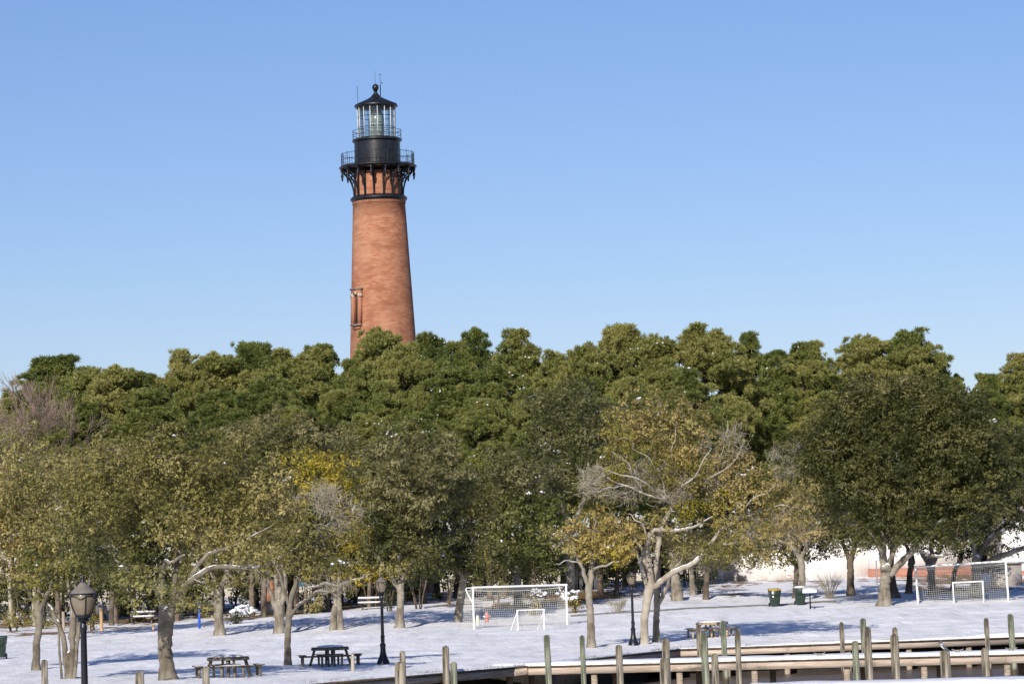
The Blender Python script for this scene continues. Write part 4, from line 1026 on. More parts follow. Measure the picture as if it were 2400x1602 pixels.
tree("dark wavy-trunked oak standing before the brick plinth of the white building", 2087, 218,
     [[(2083, 1348, 0, 17), (2087, 1315, 0, 13), (2091, 1285, 0, 16), (2085, 1262, 0, 14)], [(2086, 1268, 0, 9), (2070, 1230, 0, 6)], [(2088, 1268, 0, 9), (2105, 1230, 0, 6)]],
     [(2085, 1215, 75, 36, 'dark'), (2120, 1240, 40, 26, 'dark')], 'dark', seed=32, leaf=.18, clump=.48, per=28, snow=2, group=G_OAK, bark=M_BARKD)
tree("grey forked oak directly behind the right-hand goal's left half", 2138, 214,
     [[(2142, 1368, 0, 26), (2137, 1340, 0, 18), (2136, 1305, 0, 18), (2139, 1280, 0, 20)], [(2134, 1315, 0, 11), (2122, 1282, -.2, 10), (2108, 1255, -.3, 8), (2095, 1220, -.5, 5)], [(2141, 1285, 0, 14), (2160, 1250, .2, 11), (2172, 1215, .3, 7)], [(2139, 1285, 0, 12), (2138, 1230, .5, 8)]],
     [(2145, 1205, 85, 46, 'dark'), (2190, 1200, 60, 50, 'dark'), (2105, 1225, 40, 24, 'olive')], 'dark', seed=33, leaf=.18, clump=.48, per=28, snow=6, group=G_OAK)
tree("black-shaded oak with bent thin trunk behind the right-hand goal's crossbar", 2192, 222,
     [[(2184, 1345, 0, 12), (2190, 1310, 0, 10), (2203, 1285, 0, 11), (2205, 1265, 0, 9)]],
     [(2215, 1245, 62, 36, 'shrub'), (2175, 1250, 34, 24, 'shrub'), (2250, 1230, 40, 34, 'shrub')], 'shrub', seed=34, leaf=.18, clump=.45, per=34, snow=2, group=G_OAK, bark=M_BARKD)
tree("thick-limbed oak by the right edge, snowy bough stretching level before the carport", 2238, 209,
     [[(2236, 1362, 0, 28), (2239, 1330, 0, 21), (2240, 1300, 0, 23), (2241, 1280, 0, 22)], [(2246, 1302, 0, 14), (2275, 1283, -.5, 13), (2310, 1268, -.8, 13), (2345, 1256, -1, 11), (2385, 1262, -1.2, 8), (2430, 1250, -1.2, 5)], [(2244, 1280, 0, 14), (2265, 1240, .3, 13), (2295, 1215, .5, 11), (2330, 1170, .7, 6)], [(2238, 1280, 0, 12), (2232, 1245, 0, 9), (2220, 1200, 0, 6)]],
     [(2265, 1185, 90, 50, 'dark'), (2335, 1110, 90, 85, 'dark'), (2365, 1190, 60, 50, 'olive'), (2385, 1020, 60, 75, 'dark'), (2290, 1255, 45, 26, 'olive'), (2300, 1030, 70, 70, 'dark')], 'dark', seed=35, leaf=.18, clump=.48, per=32, snow=8, group=G_OAK)

# ------------------------------------------------------------------ pines: five built, the rest copied
def pine(seed, H=20.0, crown0=.42, width=3.7):
    rng = np.random.default_rng(seed)
    root = empty("pine_tree", (0, 0, 0), "pine", "tree")
    tb = MB()
    zz = np.linspace(-.4, H * .97, 16)
    cx = .25 * np.sin(zz * .25 + seed) * (zz / H); cy = .2 * np.sin(zz * .3 + seed * 2) * (zz / H)
    V, Fq = tube(np.stack([cx, cy, zz], 1), .27 * (1 - zz / H * .88) + .02, 9, .04, rng)
    tb.add(V, Fq)
    P0, P1, A, B_ = [], [], [], []
    pc, po, ps = [], [], []
    z = H * crown0; ang = rng.uniform(0, 6)
    while z < H * .985:
        f = (z / H - crown0) / (1 - crown0)
        L = width * (1 - f ** 2.6) * (.55 + .45 * min(1, f * 3 + .35)) * rng.uniform(.7, 1.15) + .25
        nb = rng.integers(2, 5) if f < .9 else 4
        for _ in range(nb):
            ang += 2.4 + rng.uniform(-.5, .5)
            up = .12 + .75 * f + rng.uniform(-.1, .2)
            dr = np.array([math.cos(ang), math.sin(ang), up]); dr /= np.linalg.norm(dr)
            s0 = np.array([np.interp(z, zz, cx), np.interp(z, zz, cy), z])
            e = s0 + dr * L * rng.uniform(.8, 1.1)
            mid = s0 + (e - s0) * .55 + np.array([0, 0, -.06 * L])
            P0 += [s0, mid]; P1 += [mid, e]; A += [.055 * (1 - .6 * f), .035]; B_ += [.035, .012]
            k = max(2, int(L * 3.2))
            for q in range(k):
                t = 1 - .62 * (q / k) ** 1.2
                p = s0 + (e - s0) * t + rng.standard_normal(3) * np.array([.42, .42, .22]) * (.5 + .25 * L)
                p[2] += .15
                pc.append(p); po.append(dr + np.array([0, 0, .35])); ps.append(rng.uniform(.42, .95) * (1 - .3 * f))
                if rng.random() < .4: P0.append(s0 + (e - s0) * t * .85); P1.append(p); A.append(.022); B_.append(.01)
        z += rng.uniform(.38, .75) * (1 - .25 * f)
    V, Fq = frustums(P0, P1, A, B_, 4); tb.add(V, Fq)
    pc, po, ps = np.array(pc), np.array(po), np.array(ps)
    po /= np.linalg.norm(po, axis=1, keepdims=True)
    # every puff: a few pompoms of long needles at the twig tips
    npm = 6
    i = np.repeat(np.arange(len(pc)), npm)
    u = unit(rng, len(i)); u[:, 2] = np.abs(u[:, 2]) * .9 - .25
    tc_ = pc[i] + u * ps[i][:, None] * rng.uniform(.45, 1.05, (len(i), 1))
    td = u * .55 + po[i] * .4 + np.array([0, 0, .4])
    nn = 46
    j = np.repeat(np.arange(len(tc_)), nn)
    nd = unit(rng, len(j)) + td[j] * .75; nd /= np.linalg.norm(nd, axis=1, keepdims=True)
    ln = rng.uniform(.16, .40, (len(j), 1)); w = .021
    side = np.cross(nd, unit(rng, len(j))); side /= np.linalg.norm(side, axis=1, keepdims=True) + 1e-9
    b0 = tc_[j] + nd * .04
    V = np.stack([b0 - side * w * .6, b0 + side * w * .6, b0 + nd * ln + side * w, b0 + nd * ln - side * w], 1).reshape(-1, 3)
    cb = MB().add(V, np.arange(len(V)).reshape(-1, 4))
    tb.build("trunk", M_PBARK, root, smooth=True)
    cb.build("crown", LEAF['pine'], root)
    front = rng.permutation(len(pc))[:52]
    C = np.repeat(pc[front] + np.array([0, 0, 1]) * ps[front][:, None] * .6, 3, 0)
    C = C + rng.standard_normal(C.shape) * np.array([.22, .22, .07])
    V, Fq = snow_blobs(C, .095, rng)
    MB().add(V, Fq).build("snow", M_SNOW, root)["kind"] = "stuff"
    return root
PROTO = [pine(101), pine(102, width=4.1), pine(103, width=3.3, crown0=.36), pine(104, width=3.9, crown0=.48), pine(105, width=3.0, crown0=.4)]
used = set()
prng = random.Random(7)
# x, y of the crown top (2349 px), distance, width factor, prototype, snowy?, label
SKY = [
 (20, 905, 262, 1.0, 2, 0, "dark pine half behind the bare reddish trees at the edge of the wood"),
 (128, 808, 268, 1.25, 0, 0, "flat-topped dark pine above the bare reddish trees"),
 (200, 838, 262, .9, 3, 0, "small pine crown beside the flat-topped dark pine"),
 (268, 836, 258, 1.1, 1, 0, "yellowish pine in the low dip of the treeline"),
 (335, 848, 262, .95, 4, 0, "low narrow pine in the notch below the pointed dark pine"),
 (415, 792, 262, .85, 2, 0, "pointed dark pine with ragged steps down its open-sky side"),
 (492, 806, 266, 1.1, 1, 0, "broad rounded pine next to the pointed dark pine"),
 (572, 776, 270, 1.0, 0, 0, "pine with the highest dome between the pointed pine and the brick tower"),
 (655, 800, 262, 1.1, 3, 0, "wide low pine between two taller domes before the tower"),
 (738, 780, 270, .9, 4, 0, "pine with a lacy looped top just before the tower begins"),
 (800, 815, 262, .7, 2, 0, "small pine at the foot of the tower's window side"),
 (868, 750, 272, .85, 1, 0, "round-topped pine standing in front of the brick tower's lower end"),
 (925, 783, 262, .8, 3, 0, "low pine at the foot of the tower's plain side"),
 (985, 757, 270, .9, 0, 1, "pine with twin tufts touching the tower's shaded edge"),
 (1040, 775, 265, .8, 2, 1, "middle pine between the tower and the first spiky treetop"),
 (1092, 742, 272, .75, 4, 1, "narrow spiky pine, first of two points past the tower"),
 (1190, 746, 270, .95, 2, 1, "tapering pine, second of two points past the tower, brownish on its slope"),
 (1275, 802, 268, .8, 3, 1, "small pine in the deep gap before the tallest dome of the wood"),
 (1345, 785, 262, .8, 1, 1, "shoulder pine leaning against the tallest dome of the wood"),
 (1418, 735, 268, 1.05, 0, 1, "tallest pine dome of the wood, above the tan half-bare oak"),
 (1500, 765, 266, .9, 1, 1, "pine on the far shoulder of the tallest dome"),
 (1605, 742, 268, 1.1, 3, 1, "broad pine dome above the white building's near end"),
 (1715, 754, 274, .8, 2, 0, "dark narrow pine beside the broad dome over the white building"),
 (1785, 795, 264, .9, 4, 1, "low pine in the dip before the golden open-crowned pine"),
 (1850, 776, 268, .95, 0, 1, "round pine next before the golden open-crowned pine"),
 (1985, 766, 256, 1.1, 1, 0, "golden open-crowned pine above the great dark oak"),
 (2085, 752, 268, .95, 3, 0, "dark ragged pine directly behind the golden one"),
 (2150, 805, 266, .7, 2, 0, "short dark pine stepping down from the ragged one"),
 (2195, 850, 270, .55, 4, 0, "tiny detached pine tip between the great oak and the tall edge pine"),
 (2265, 850, 262, .9, 0, 0, "low pine rising behind the great oak towards the frame edge"),
 (2340, 803, 258, .95, 2, 0, "tall deep-green pine cut by the frame edge beyond the great oak"),
]
def place_pine(x, ytop, d, wf, k, snowy, label, group):
    if x > 1610: d = max(d, 268) + 3            # the wood stands behind the white buildings
    pr = PROTO[k]
    t = D(x, ytop, d)
    zg = ground(t.x, d)
    if k in used: o = copy_tree(pr)
    else: o = pr; used.add(k)
    sz = (t.z - zg) / 20.8
    o.location = (t.x, d, zg)
    o.scale = (wf * sz, wf * sz, sz)
    o.rotation_euler = (0, 0, prng.uniform(0, 6.28))
    tag(o, label, "tree", group)
    if not snowy:
        for ch in [c for c in o.children if c.name.startswith("snow")]:
            if pr is not o or True: nosnow.append(ch)
    return o
nosnow = []
G_PINE = "pines of the wood behind the park"
for a in SKY: place_pine(*a, G_PINE)
for i in range(34):                     # inner rows of the wood, lower crowns between the skyline trees
    x = 60 + i * 69 + prng.uniform(-25, 25)
    y = np.interp(x, [0, 300, 600, 900, 1400, 1900, 2100, 2349], [960, 905, 870, 850, 850, 850, 880, 900]) + prng.uniform(-22, 40) + (55 if i % 2 else 0)
    place_pine(x, y, 247 - (9 if i % 2 else 0) + prng.uniform(-3, 3), prng.uniform(1.0, 1.3), i % 5, x > 900 or prng.random() < .3,
               "lower pine of the wood, its crown merged among taller pines and never reaching the sky", G_PINE)
for ch in nosnow: bpy.data.objects.remove(ch)

# the depth of the wood behind, one far mass
def far_woods():
    rng = np.random.default_rng(88)
    cx = rng.uniform(-78, 78, 620); top = 13.5 + 2.5 * np.sin(cx * .31) + 1.5 * np.sin(cx * .83 + 1)
    c = np.stack([cx, 291 + rng.uniform(-3, 7, 620), 2.6 + rng.random(620) ** .75 * top], 1)
    i = np.repeat(np.arange(620), 110)
    ud = unit(rng, len(i))
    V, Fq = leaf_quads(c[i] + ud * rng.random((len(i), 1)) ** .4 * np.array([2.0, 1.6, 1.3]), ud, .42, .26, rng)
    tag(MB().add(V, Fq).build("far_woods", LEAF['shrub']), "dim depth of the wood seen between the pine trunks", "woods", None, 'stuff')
far_woods()

# bare trees at the edge of the wood
def bare_tree(x, ytop, d, spread, seed, label):
    rng = np.random.default_rng(seed)
    base = GP(x, d); t = D(x, ytop, d); H = t.z - base.z
    root = empty("bare_tree", base, label, "tree", "leafless trees at the edge of the wood")
    tb = MB()
    zz = np.linspace(-.3, H * .75, 8)
    V, Fq = tube(np.stack([.2 * np.sin(zz * .5 + seed), 0 * zz, zz], 1), .16 * (1 - .8 * zz / H), 7, .04, rng); tb.add(V, Fq)
    P0, P1, A, B_ = [], [], [], []
    def grow(p, dr, ln, r, lv):
        e = p + dr * ln
        P0.append(p); P1.append(e); A.append(r); B_.append(r * .65)
        if lv == 0: return
        for _ in range(3 if lv > 1 else 5):
            nd = dr + unit(rng, 1)[0] * .55 + np.array([0, 0, .18]); nd /= np.linalg.norm(nd)
            grow(p + dr * ln * rng.uniform(.45, 1), nd, ln * rng.uniform(.55, .8), r * .6, lv - 1)
    for k in range(15):
        z = H * rng.uniform(.25, .78); a = rng.uniform(0, 6.28)
        dr = np.array([math.cos(a) * spread, math.sin(a) * spread, 1.0]); dr /= np.linalg.norm(dr)
        grow(np.array([.2 * math.sin(z * .5 + seed), 0, z]), dr, H * .17, .05, 4)
    V, Fq = frustums(P0, P1, np.maximum(A, .011), np.maximum(B_, .008), 3)
    tb.build("trunk", M_TWIG, root, smooth=True)
    MB().add(V, Fq).build("twigs", pmat("reddish_twig_bark", (.16, .108, .085), (.31, .235, .185), .6, .9, None, 0), root)
bare_tree(30, 950, 236, .8, 41, "leafless reddish-twigged tree cut by the frame edge below the dark pine")
bare_tree(85, 925, 238, .7, 42, "middle leafless reddish tree between two others, twigs tangled")
bare_tree(140, 905, 240, .6, 43, "pale-stemmed leafless tree, last of the reddish ones beside the green pines")

# ------------------------------------------------------------------ shrubs
def shrub(xd, ybot, d, w, h, style, label, seed, group=None, leaf=.17, snow=0, stems=4, low=.08, name="shrub", cat="shrub", dens=1.0):
    """w, h in 2349 px"""
    rng = np.random.default_rng(seed)
    base = GP(xd, d); s = mpp(d); rx, rz = w * s / 2, h * s / 2
    root = empty(name, base, label, cat, group)
    tb = MB()
    for k in range(stems):
        a = rng.uniform(0, 6.28)
        e = np.array([math.cos(a) * rx * .5, math.sin(a) * rx * .4, rz * 1.3])
        V, Fq = tube(crom([(math.cos(a) * .12, math.sin(a) * .12, -.2, .07), (*(e * .5), .05), (*e, .02)], 4)[:, :3], [.06 - .004 * i for i in range(9)], 6, .05, rng); tb.add(V, Fq)
    tb.build("stems", M_BARKD, root, smooth=True)
    n = int(dens * max(14, rx * rz * 9)); u = unit(rng, n)
    c = u * np.array([rx, min(rx, 2.0), rz * (1 - low)]) * (1 - .5 * rng.random((n, 1)) ** 2) * rng.uniform(.8, 1.12, (n, 1)) + np.array([0, 0, rz * (1 + low)])
    i = np.repeat(np.arange(n), 34)
    p = c[i] + unit(rng, len(i)) * rng.random((len(i), 1)) ** .5 * np.array([.45, .45, .34])
    p[:, 2] = np.maximum(p[:, 2], .02)
    V, Fq = leaf_quads(p, u[i], leaf, leaf * .6, rng)
    MB().add(V, Fq).build("foliage", LEAF[style], root)
    if snow:
        t = c[(u[:, 2] > .0)]; k = rng.integers(0, len(t), snow)
        C = np.repeat(t[k] + np.array([0, 0, .3]), 4, 0) + rng.standard_normal((snow * 4, 3)) * np.array([.2, .2, .06])
        V, Fq = snow_blobs(C, .13, rng); MB().add(V, Fq).build("snow", M_SNOW, root)["kind"] = "stuff"
    return root
G_UND = "dark evergreen understorey shrubs along the foot of the wood"
urng = random.Random(3)
for i in range(26):
    x = -20 + i * 66 + urng.uniform(-14, 14)
    d = 243 + urng.uniform(-3, 6)
    shrub(x, 0, d, urng.uniform(95, 140), urng.uniform(120, 190), 'shrub' if i % 4 else 'dark', "dark shaded evergreen shrub in the understorey beneath the trees of the wood", 300 + i, G_UND, leaf=.24, low=.02, stems=2, dens=.7)
for i in range(22):
    x = -40 + i * 82 + urng.uniform(-18, 18)
    shrub(x, 0, 256 + urng.uniform(-3, 4), urng.uniform(130, 170), urng.uniform(260, 330), 'dark', "tall shaded evergreen filling the wood between the pine trunks", 400 + i, "tall evergreens among the pine trunks", leaf=.28, low=.0, stems=2, dens=.55, name="evergreen_tree", cat="tree")
for i in range(7):
    shrub(1700 + i * 110, 0, 262 + urng.uniform(-3, 3), 150, 210, 'shrub', "dark evergreen tree mass rising directly behind the white buildings", 340 + i, "evergreens behind the white buildings", leaf=.26, low=.0, stems=2, dens=.6)
shrub(962, 0, 222, 105, 118, 'shrub', "dense black-green shrub on thin crooked stems behind the forked oak trunk", 361, low=.45, stems=6)
shrub(1028, 0, 224, 90, 110, 'shrub', "dark thin-stemmed shrub between the two dark oaks left of the soccer goal", 362, low=.45, stems=5)
shrub(1245, 0, 226, 130, 95, 'gold', "golden-green bush filling the space above the centre soccer goal's crossbar", 363, low=.15)
shrub(1140, 0, 228, 110, 80, 'olive', "olive bush beyond the centre goal's net, beside the golden one", 364, low=.2)
shrub(1318, 0, 207, 44, 40, 'gold', "small yellow-brown bush in the snow touching the centre goal's post", 365, snow=10, leaf=.13)
shrub(1225, 0, 206, 50, 52, 'olive', "snow-dusted bush seen through the centre goal's net", 366, snow=10, leaf=.14)
shrub(30, 0, 226, 120, 62, 'gold', "low golden hedge bush at the frame edge beyond the green bin", 367)
shrub(98, 0, 229, 60, 56, 'green', "bright green bush behind the first oak trunks at the frame edge", 368)
shrub(212, 0, 224, 36, 62, 'gold', "narrow golden conifer bush beside the bare wooden post", 369, leaf=.14)
shrub(548, 0, 214, 78, 34, 'shrub', "low dark shrub flattened under snow beside the pale root-flared oak trunk", 370, snow=26, leaf=.15)
shrub(300, 0, 238, 90, 60, 'dark', "dark bush in the shade of the biggest oak's far side", 371)
shrub(720, 0, 226, 60, 60, 'olive', "ragged olive shrub behind the yellow oak's far trunk", 372)
shrub(895, 0, 218, 52, 76, 'shrub', "dark upright shrub behind the second lamp post", 373, leaf=.15)
shrub(1606, 0, 232, 42, 40, 'green', "small bright green bush against the white building's corner", 374, leaf=.14)

# pale park-edge tree trunks that show between the crowns
def bare_trunk(xd, ytop, d, w, lean, label, mat=None, seed=1):
    base = GP(xd, d); t = D(xd + lean, ytop, d); s = mpp(d)
    root = empty("tree", base, label, "tree", "bare lower trunks at the edge of the wood")
    rng = np.random.default_rng(seed)
    C = crom([(0, 0, -.3, w * s * .62), (0, 0, .5, w * s * .5), ((t.x - base.x) * .5, 0, (t.z - base.z) * .5, w * s * .45), (t.x - base.x, 0, t.z - base.z, w * s * .4)], 6)
    V, Fq = tube(C[:, :3], C[:, 3], 9, .06, rng)
    tb = MB().add(V, Fq)
    n = 60; a = rng.uniform(0, 6.28, n); h = rng.uniform(.75, 1.0, n) * (t.z - base.z)
    p0 = np.stack([np.interp(h, C[:, 2], C[:, 0]), 0 * h, h], 1); dr = np.stack([np.cos(a), np.sin(a), rng.uniform(.1, 1, n)], 1)
    V, Fq = frustums(p0, p0 + dr * rng.uniform(.6, 2.2, (n, 1)), .035, .008, 4); tb.add(V, Fq)
    tb.build("trunk", mat or M_BARK, root, smooth=True)
    u = unit(rng, 70); c = np.array([t.x - base.x, 0, t.z - base.z + .4]) + u * np.array([2.2, 2.0, 1.3]) * rng.uniform(.5, 1.1, (70, 1))
    i = np.repeat(np.arange(70), 34); p = c[i] + unit(rng, len(i)) * .5 * rng.random((len(i), 1)) ** .5
    V, Fq = leaf_quads(p, u[i], .2, .12, rng)
    MB().add(V, Fq).build("crown", LEAF['dark'], root)
bare_trunk(606, 1270, 226, 15, 0, "stout shaded trunk beside the orange-red patch behind the stout three-way oak", M_PBARK, 51)
bare_trunk(752, 1270, 232, 13, 0, "ivy-brown trunk standing next to the far black lamp post", M_PBARK, 52)
bare_trunk(848, 1290, 232, 9, 0, "thin brown trunk at the end of the snowy far picnic table", M_PBARK, 53)
bare_trunk(868, 1290, 234, 11, 0, "brown trunk just behind the second lamp's lantern", M_PBARK, 54)
bare_trunk(1322, 1290, 224, 11, 0, "pinkish trunk rising behind the slender pale oak's low twig", M_BARK, 55)
bare_trunk(1418, 1280, 236, 11, 0, "dark reddish trunk next to the white porch column", M_BARKD, 56)
bare_trunk(1592, 1270, 228, 14, -8, "grey shaded trunk just past the broken stump near the white building's corner", M_BARK, 57)
bare_trunk(1622, 1270, 221, 14, 2, "dark straight trunk in front of the white building's corner", M_BARKD, 58)
bare_trunk(702, 1300, 228, 9, 0, "slim brown trunk behind the round green sign's post", M_PBARK, 59)
bare_trunk(256, 1300, 232, 12, 3, "brown trunk deep in shade right behind the tall bare wooden post", M_BARKD, 60)
# broken stump
def stump():
    base = GP(1556, 220); s = mpp(220)
    root = empty("tree_stump", base, "broken pale stump with peeling bark on bare soil near the white building", "stump")
    C = crom([(0, 0, -.3, .46), (.0, 0, .5, .40), (-.05, 0, 1.2, .33), (-.22, 0, 2.2, .22), (-.3, 0, 3.2, .16)], 6)
    rng = np.random.default_rng(77)
    V, Fq = tube(C[:, :3], C[:, 3], 12, .08, rng)
    MB().add(V, Fq).build("trunk", M_BARK, root, smooth=True)
    b = MB()
    for a in (.4, 2.0, 4.4): b.tube([(.3 * math.cos(a), .3 * math.sin(a), .1), (.62 * math.cos(a), .62 * math.sin(a), -.15)], [.16, .05], 7)
    b.build("root", M_BARK, root, smooth=True)
stump()
# leafless twiggy bush by the bins
def twig_bush(xd, d, h, label, seed):
    rng = np.random.default_rng(seed); base = GP(xd, d)
    n = 46; a = rng.uniform(0, 6.28, n); dr = np.stack([np.cos(a) * .55, np.sin(a) * .55, np.ones(n)], 1)
    p0 = rng.standard_normal((n, 3)) * np.array([.12, .12, 0]); m1 = p0 + dr * h * rng.uniform(.35, .6, (n, 1)); m2 = m1 + (dr + unit(rng, n) * .5) * h * rng.uniform(.25, .5, (n, 1))
    k = np.repeat(np.arange(n), 3); m3 = m1[k] + (dr[k] + unit(rng, 3 * n) * .9) * h * rng.uniform(.2, .4, (3 * n, 1))
    b = MB()
    for A_, B2, r in ((p0, m1, .014), (m1, m2, .010), (m1[k], m3, .007)):
        V, Fq = frustums(A_, B2, r, r * .6, 3); b.add(V, Fq)
    o = b.build("bare_bush", M_TWIG); o.location = base
    tag(o, label, "bush")
twig_bush(1905, 216, 1.6, "leafless twiggy bush in front of the white wall beside the sign panel", 91)
twig_bush(1420, 206, .9, "snow-laden tangle of dry stems beside the third lamp post", 92)

# ------------------------------------------------------------------ buildings
def siding_mat(name, c, axis, pitch, groove=.10):
    mt, N, L, B = newmat(name)
    tc = N.new("ShaderNodeTexCoord"); sp = N.new("ShaderNodeSeparateXYZ"); L.new(tc.outputs['Object'], sp.inputs[0])
    m_ = math_(N, L, 'FRACT', math_(N, L, 'DIVIDE', sp.outputs[axis], pitch))
    g = math_(N, L, 'LESS_THAN', m_, groove)
    f = noisetex(N, L, 1.5, 5)
    base = ramp(N, L, f, [(.3, tuple(v * .86 for v in c)), (.7, c)])
    L.new(mixc(N, L, math_(N, L, 'MULTIPLY', g, .35), base, tuple(v * .6 for v in c)), B.inputs['Base Color'])
    B.inputs['Roughness'].default_value = .6
    bump(N, L, math_(N, L, 'SUBTRACT', 1.0, g), B, .5, .02)
    return mt
M_BOARD = siding_mat("white_vertical_siding", (.84, .81, .78), 0, .30)
M_LAP = siding_mat("white_lap_siding", (.84, .81, .78), 2, .17)
def brick_mat():
    mt, N, L, B = newmat("plinth_brick")
    br = N.new("ShaderNodeTexBrick"); tc = N.new("ShaderNodeTexCoord"); mp = N.new("ShaderNodeMapping")
    mp.inputs['Rotation'].default_value = (R_(90), 0, 0)
    L.new(tc.outputs['Object'], mp.inputs[0]); L.new(mp.outputs[0], br.inputs[0])
    br.inputs['Scale'].default_value = 1; br.inputs['Brick Width'].default_value = .24; br.inputs['Row Height'].default_value = .085; br.inputs['Mortar Size'].default_value = .010
    br.inputs['Color1'].default_value = (.30, .085, .05, 1); br.inputs['Color2'].default_value = (.38, .13, .08, 1); br.inputs['Mortar'].default_value = (.5, .38, .3, 1)
    L.new(br.outputs[0], B.inputs['Base Color']); B.inputs['Roughness'].default_value = .9
    return mt
M_PLINTH = brick_mat()
M_ROOF = pmat("snowy_shingle_roof", (.16, .14, .13), (.26, .23, .21), 3, .9)
def hall():
    d = 251
    x0, x1 = D(1642, 1330, d).x, D(2000, 1330, d).x
    z0 = ground((x0 + x1) / 2, d) - .25; zt = D(1800, 1228, d).z
    root = empty("park_building", ((x0 + x1) / 2, d, z0), "long white building with vertical board siding behind the bins and bare-forked tree", "building")
    w = x1 - x0; h = zt - z0
    b = MB(); b.box((0, 4.5, h / 2), (w, 9, h)); b.build("wall", M_BOARD, root)
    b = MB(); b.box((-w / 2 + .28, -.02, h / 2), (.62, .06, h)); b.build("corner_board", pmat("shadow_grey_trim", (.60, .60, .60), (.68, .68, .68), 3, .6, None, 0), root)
    b = MB()
    b.add([(-w / 2 - .4, -.6, h - .05), (w / 2 - .05, -.6, h - .05), (w / 2 - .05, 4.5, h + 1.6), (-w / 2 - .4, 4.5, h + 1.6), (w / 2 - .05, 9.6, h - .05), (-w / 2 - .4, 9.6, h - .05),
           (-w / 2 - .4, -.6, h + .12), (w / 2 - .05, -.6, h + .12), (w / 2 - .05, 4.5, h + 1.77), (-w / 2 - .4, 4.5, h + 1.77), (w / 2 - .05, 9.6, h + .12), (-w / 2 - .4, 9.6, h + .12)],
          [(0, 3, 2, 1), (3, 5, 4, 2), (6, 7, 8, 9), (9, 8, 10, 11), (0, 1, 7, 6), (0, 6, 9, 3), (1, 2, 8, 7), (3, 9, 11, 5), (2, 4, 10, 8), (4, 5, 11, 10)])
    b.build("roof", M_ROOF, root)
    px = D(1810, 1300, d).x - root.location.x
    b = MB(); b.box((px, -.03, D(1810, 1321, d).z - z0), (.42, .03, .34)); sg = b.build("notice_plate", pmat("white_notice", (.75, .72, .70), (.8, .77, .75), 3, .5, None, 0), root)
    b = MB(); b.box((px, -.05, D(1810, 1319, d).z - z0), (.30, .012, .10)); b.build("red_band", pmat("red_notice_band", (.5, .12, .10), (.6, .18, .15), 3, .5, None, 0), sg)
hall()
def wing():
    d = 248
    x0, x1 = D(2002, 1330, d).x, D(2300, 1330, d).x
    z0 = ground((x0 + x1) / 2, d) - .3; zt = D(2080, 1225, d).z
    root = empty("park_building", ((x0 + x1) / 2, d, z0), "white lap-sided building wing with red brick plinth seen under the great dark oak", "building")
    w = x1 - x0; h = zt - z0; zp = D(2010, 1304, d).z - z0
    xc = D(2246, 1300, d).x - root.location.x              # carport opening starts here
    b = MB(); b.box(((-w / 2 + xc) / 2, 4, (zp + h) / 2), (xc + w / 2, 8, h - zp)); b.build("wall", M_LAP, root)
    b = MB(); b.box(((-w / 2 + xc) / 2, 4, zp / 2), (xc + w / 2 + .05, 8.08, zp)); b.build("plinth", M_PLINTH, root)
    b = MB(); b.box((xc / 2 + w / 4, 7.8, h / 2), (w / 2 - xc, .2, h)); b.build("carport_back", M_DARKWOOD, root)
    b = MB(); b.box((0, 3.7, h + .1), (w + .6, 9.4, .2)); b.build("roof", M_ROOF, root)
    p = D(2030, 1328, d); b = MB(); b.box((D(2030, 1320, d).x - root.location.x, -.16, D(2030, 1322, d).z - z0), (.30, .26, .50)); b.box((D(2030, 1320, d).x - root.location.x, -.10, D(2030, 1340, d).z - z0), (.12, .08, .9))
    b.build("meter_box", pmat("grey_meter_box", (.30, .27, .25), (.4, .36, .33), 3, .5), root)
wing()
def gable():
    d = 243
    x0, x1 = D(2302, 1330, d).x, D(2430, 1330, d).x
    z0 = ground((x0 + x1) / 2, d) - .3; ze = D(2302, 1216, d).z - z0
    root = empty("park_building", ((x0 + x1) / 2, d, z0), "white gabled building end by the right edge with brown eave, behind the level snowy bough", "building")
    w = x1 - x0
    b = MB()
    V = [(-w / 2, 0, 0), (w / 2, 0, 0), (w / 2, 0, ze), (0, 0, ze + 1.5), (-w / 2, 0, ze)]
    V2 = [(x, 8, z) for x, y, z in V]
    b.add(V + V2, [(0, 1, 6, 5), (1, 2, 7, 6), (2, 3, 8, 7), (3, 4, 9, 8), (4, 0, 5, 9)]); b.add(V, [(4, 3, 2)]); b.add(V, [(0, 4, 2, 1)]); 
    b.build("wall", M_BOARD, root)
    b = MB()
    for s_ in (-1, 1):
        b.beam((s_ * (w / 2 + .5), 3.8, ze - .30), (0, 3.8, ze + 1.62), .16, 8.8) if False else b.add([(s_ * (w / 2 + .6), -.5, ze - .42), (0, -.5, ze + 1.58), (0, 8.3, ze + 1.58), (s_ * (w / 2 + .6), 8.3, ze - .42), (s_ * (w / 2 + .6), -.5, ze - .24), (0, -.5, ze + 1.76), (0, 8.3, ze + 1.76), (s_ * (w / 2 + .6), 8.3, ze - .24)], [(0, 1, 2, 3), (4, 5, 6, 7), (0, 1, 5, 4), (0, 3, 7, 4), (3, 2, 6, 7)])
    b.build("roof", M_ROOF, root)
    b = MB(); b.box((0, -.04, .35), (w + .04, .1, .7)); b.build("plinth", M_PLINTH, root)
gable()
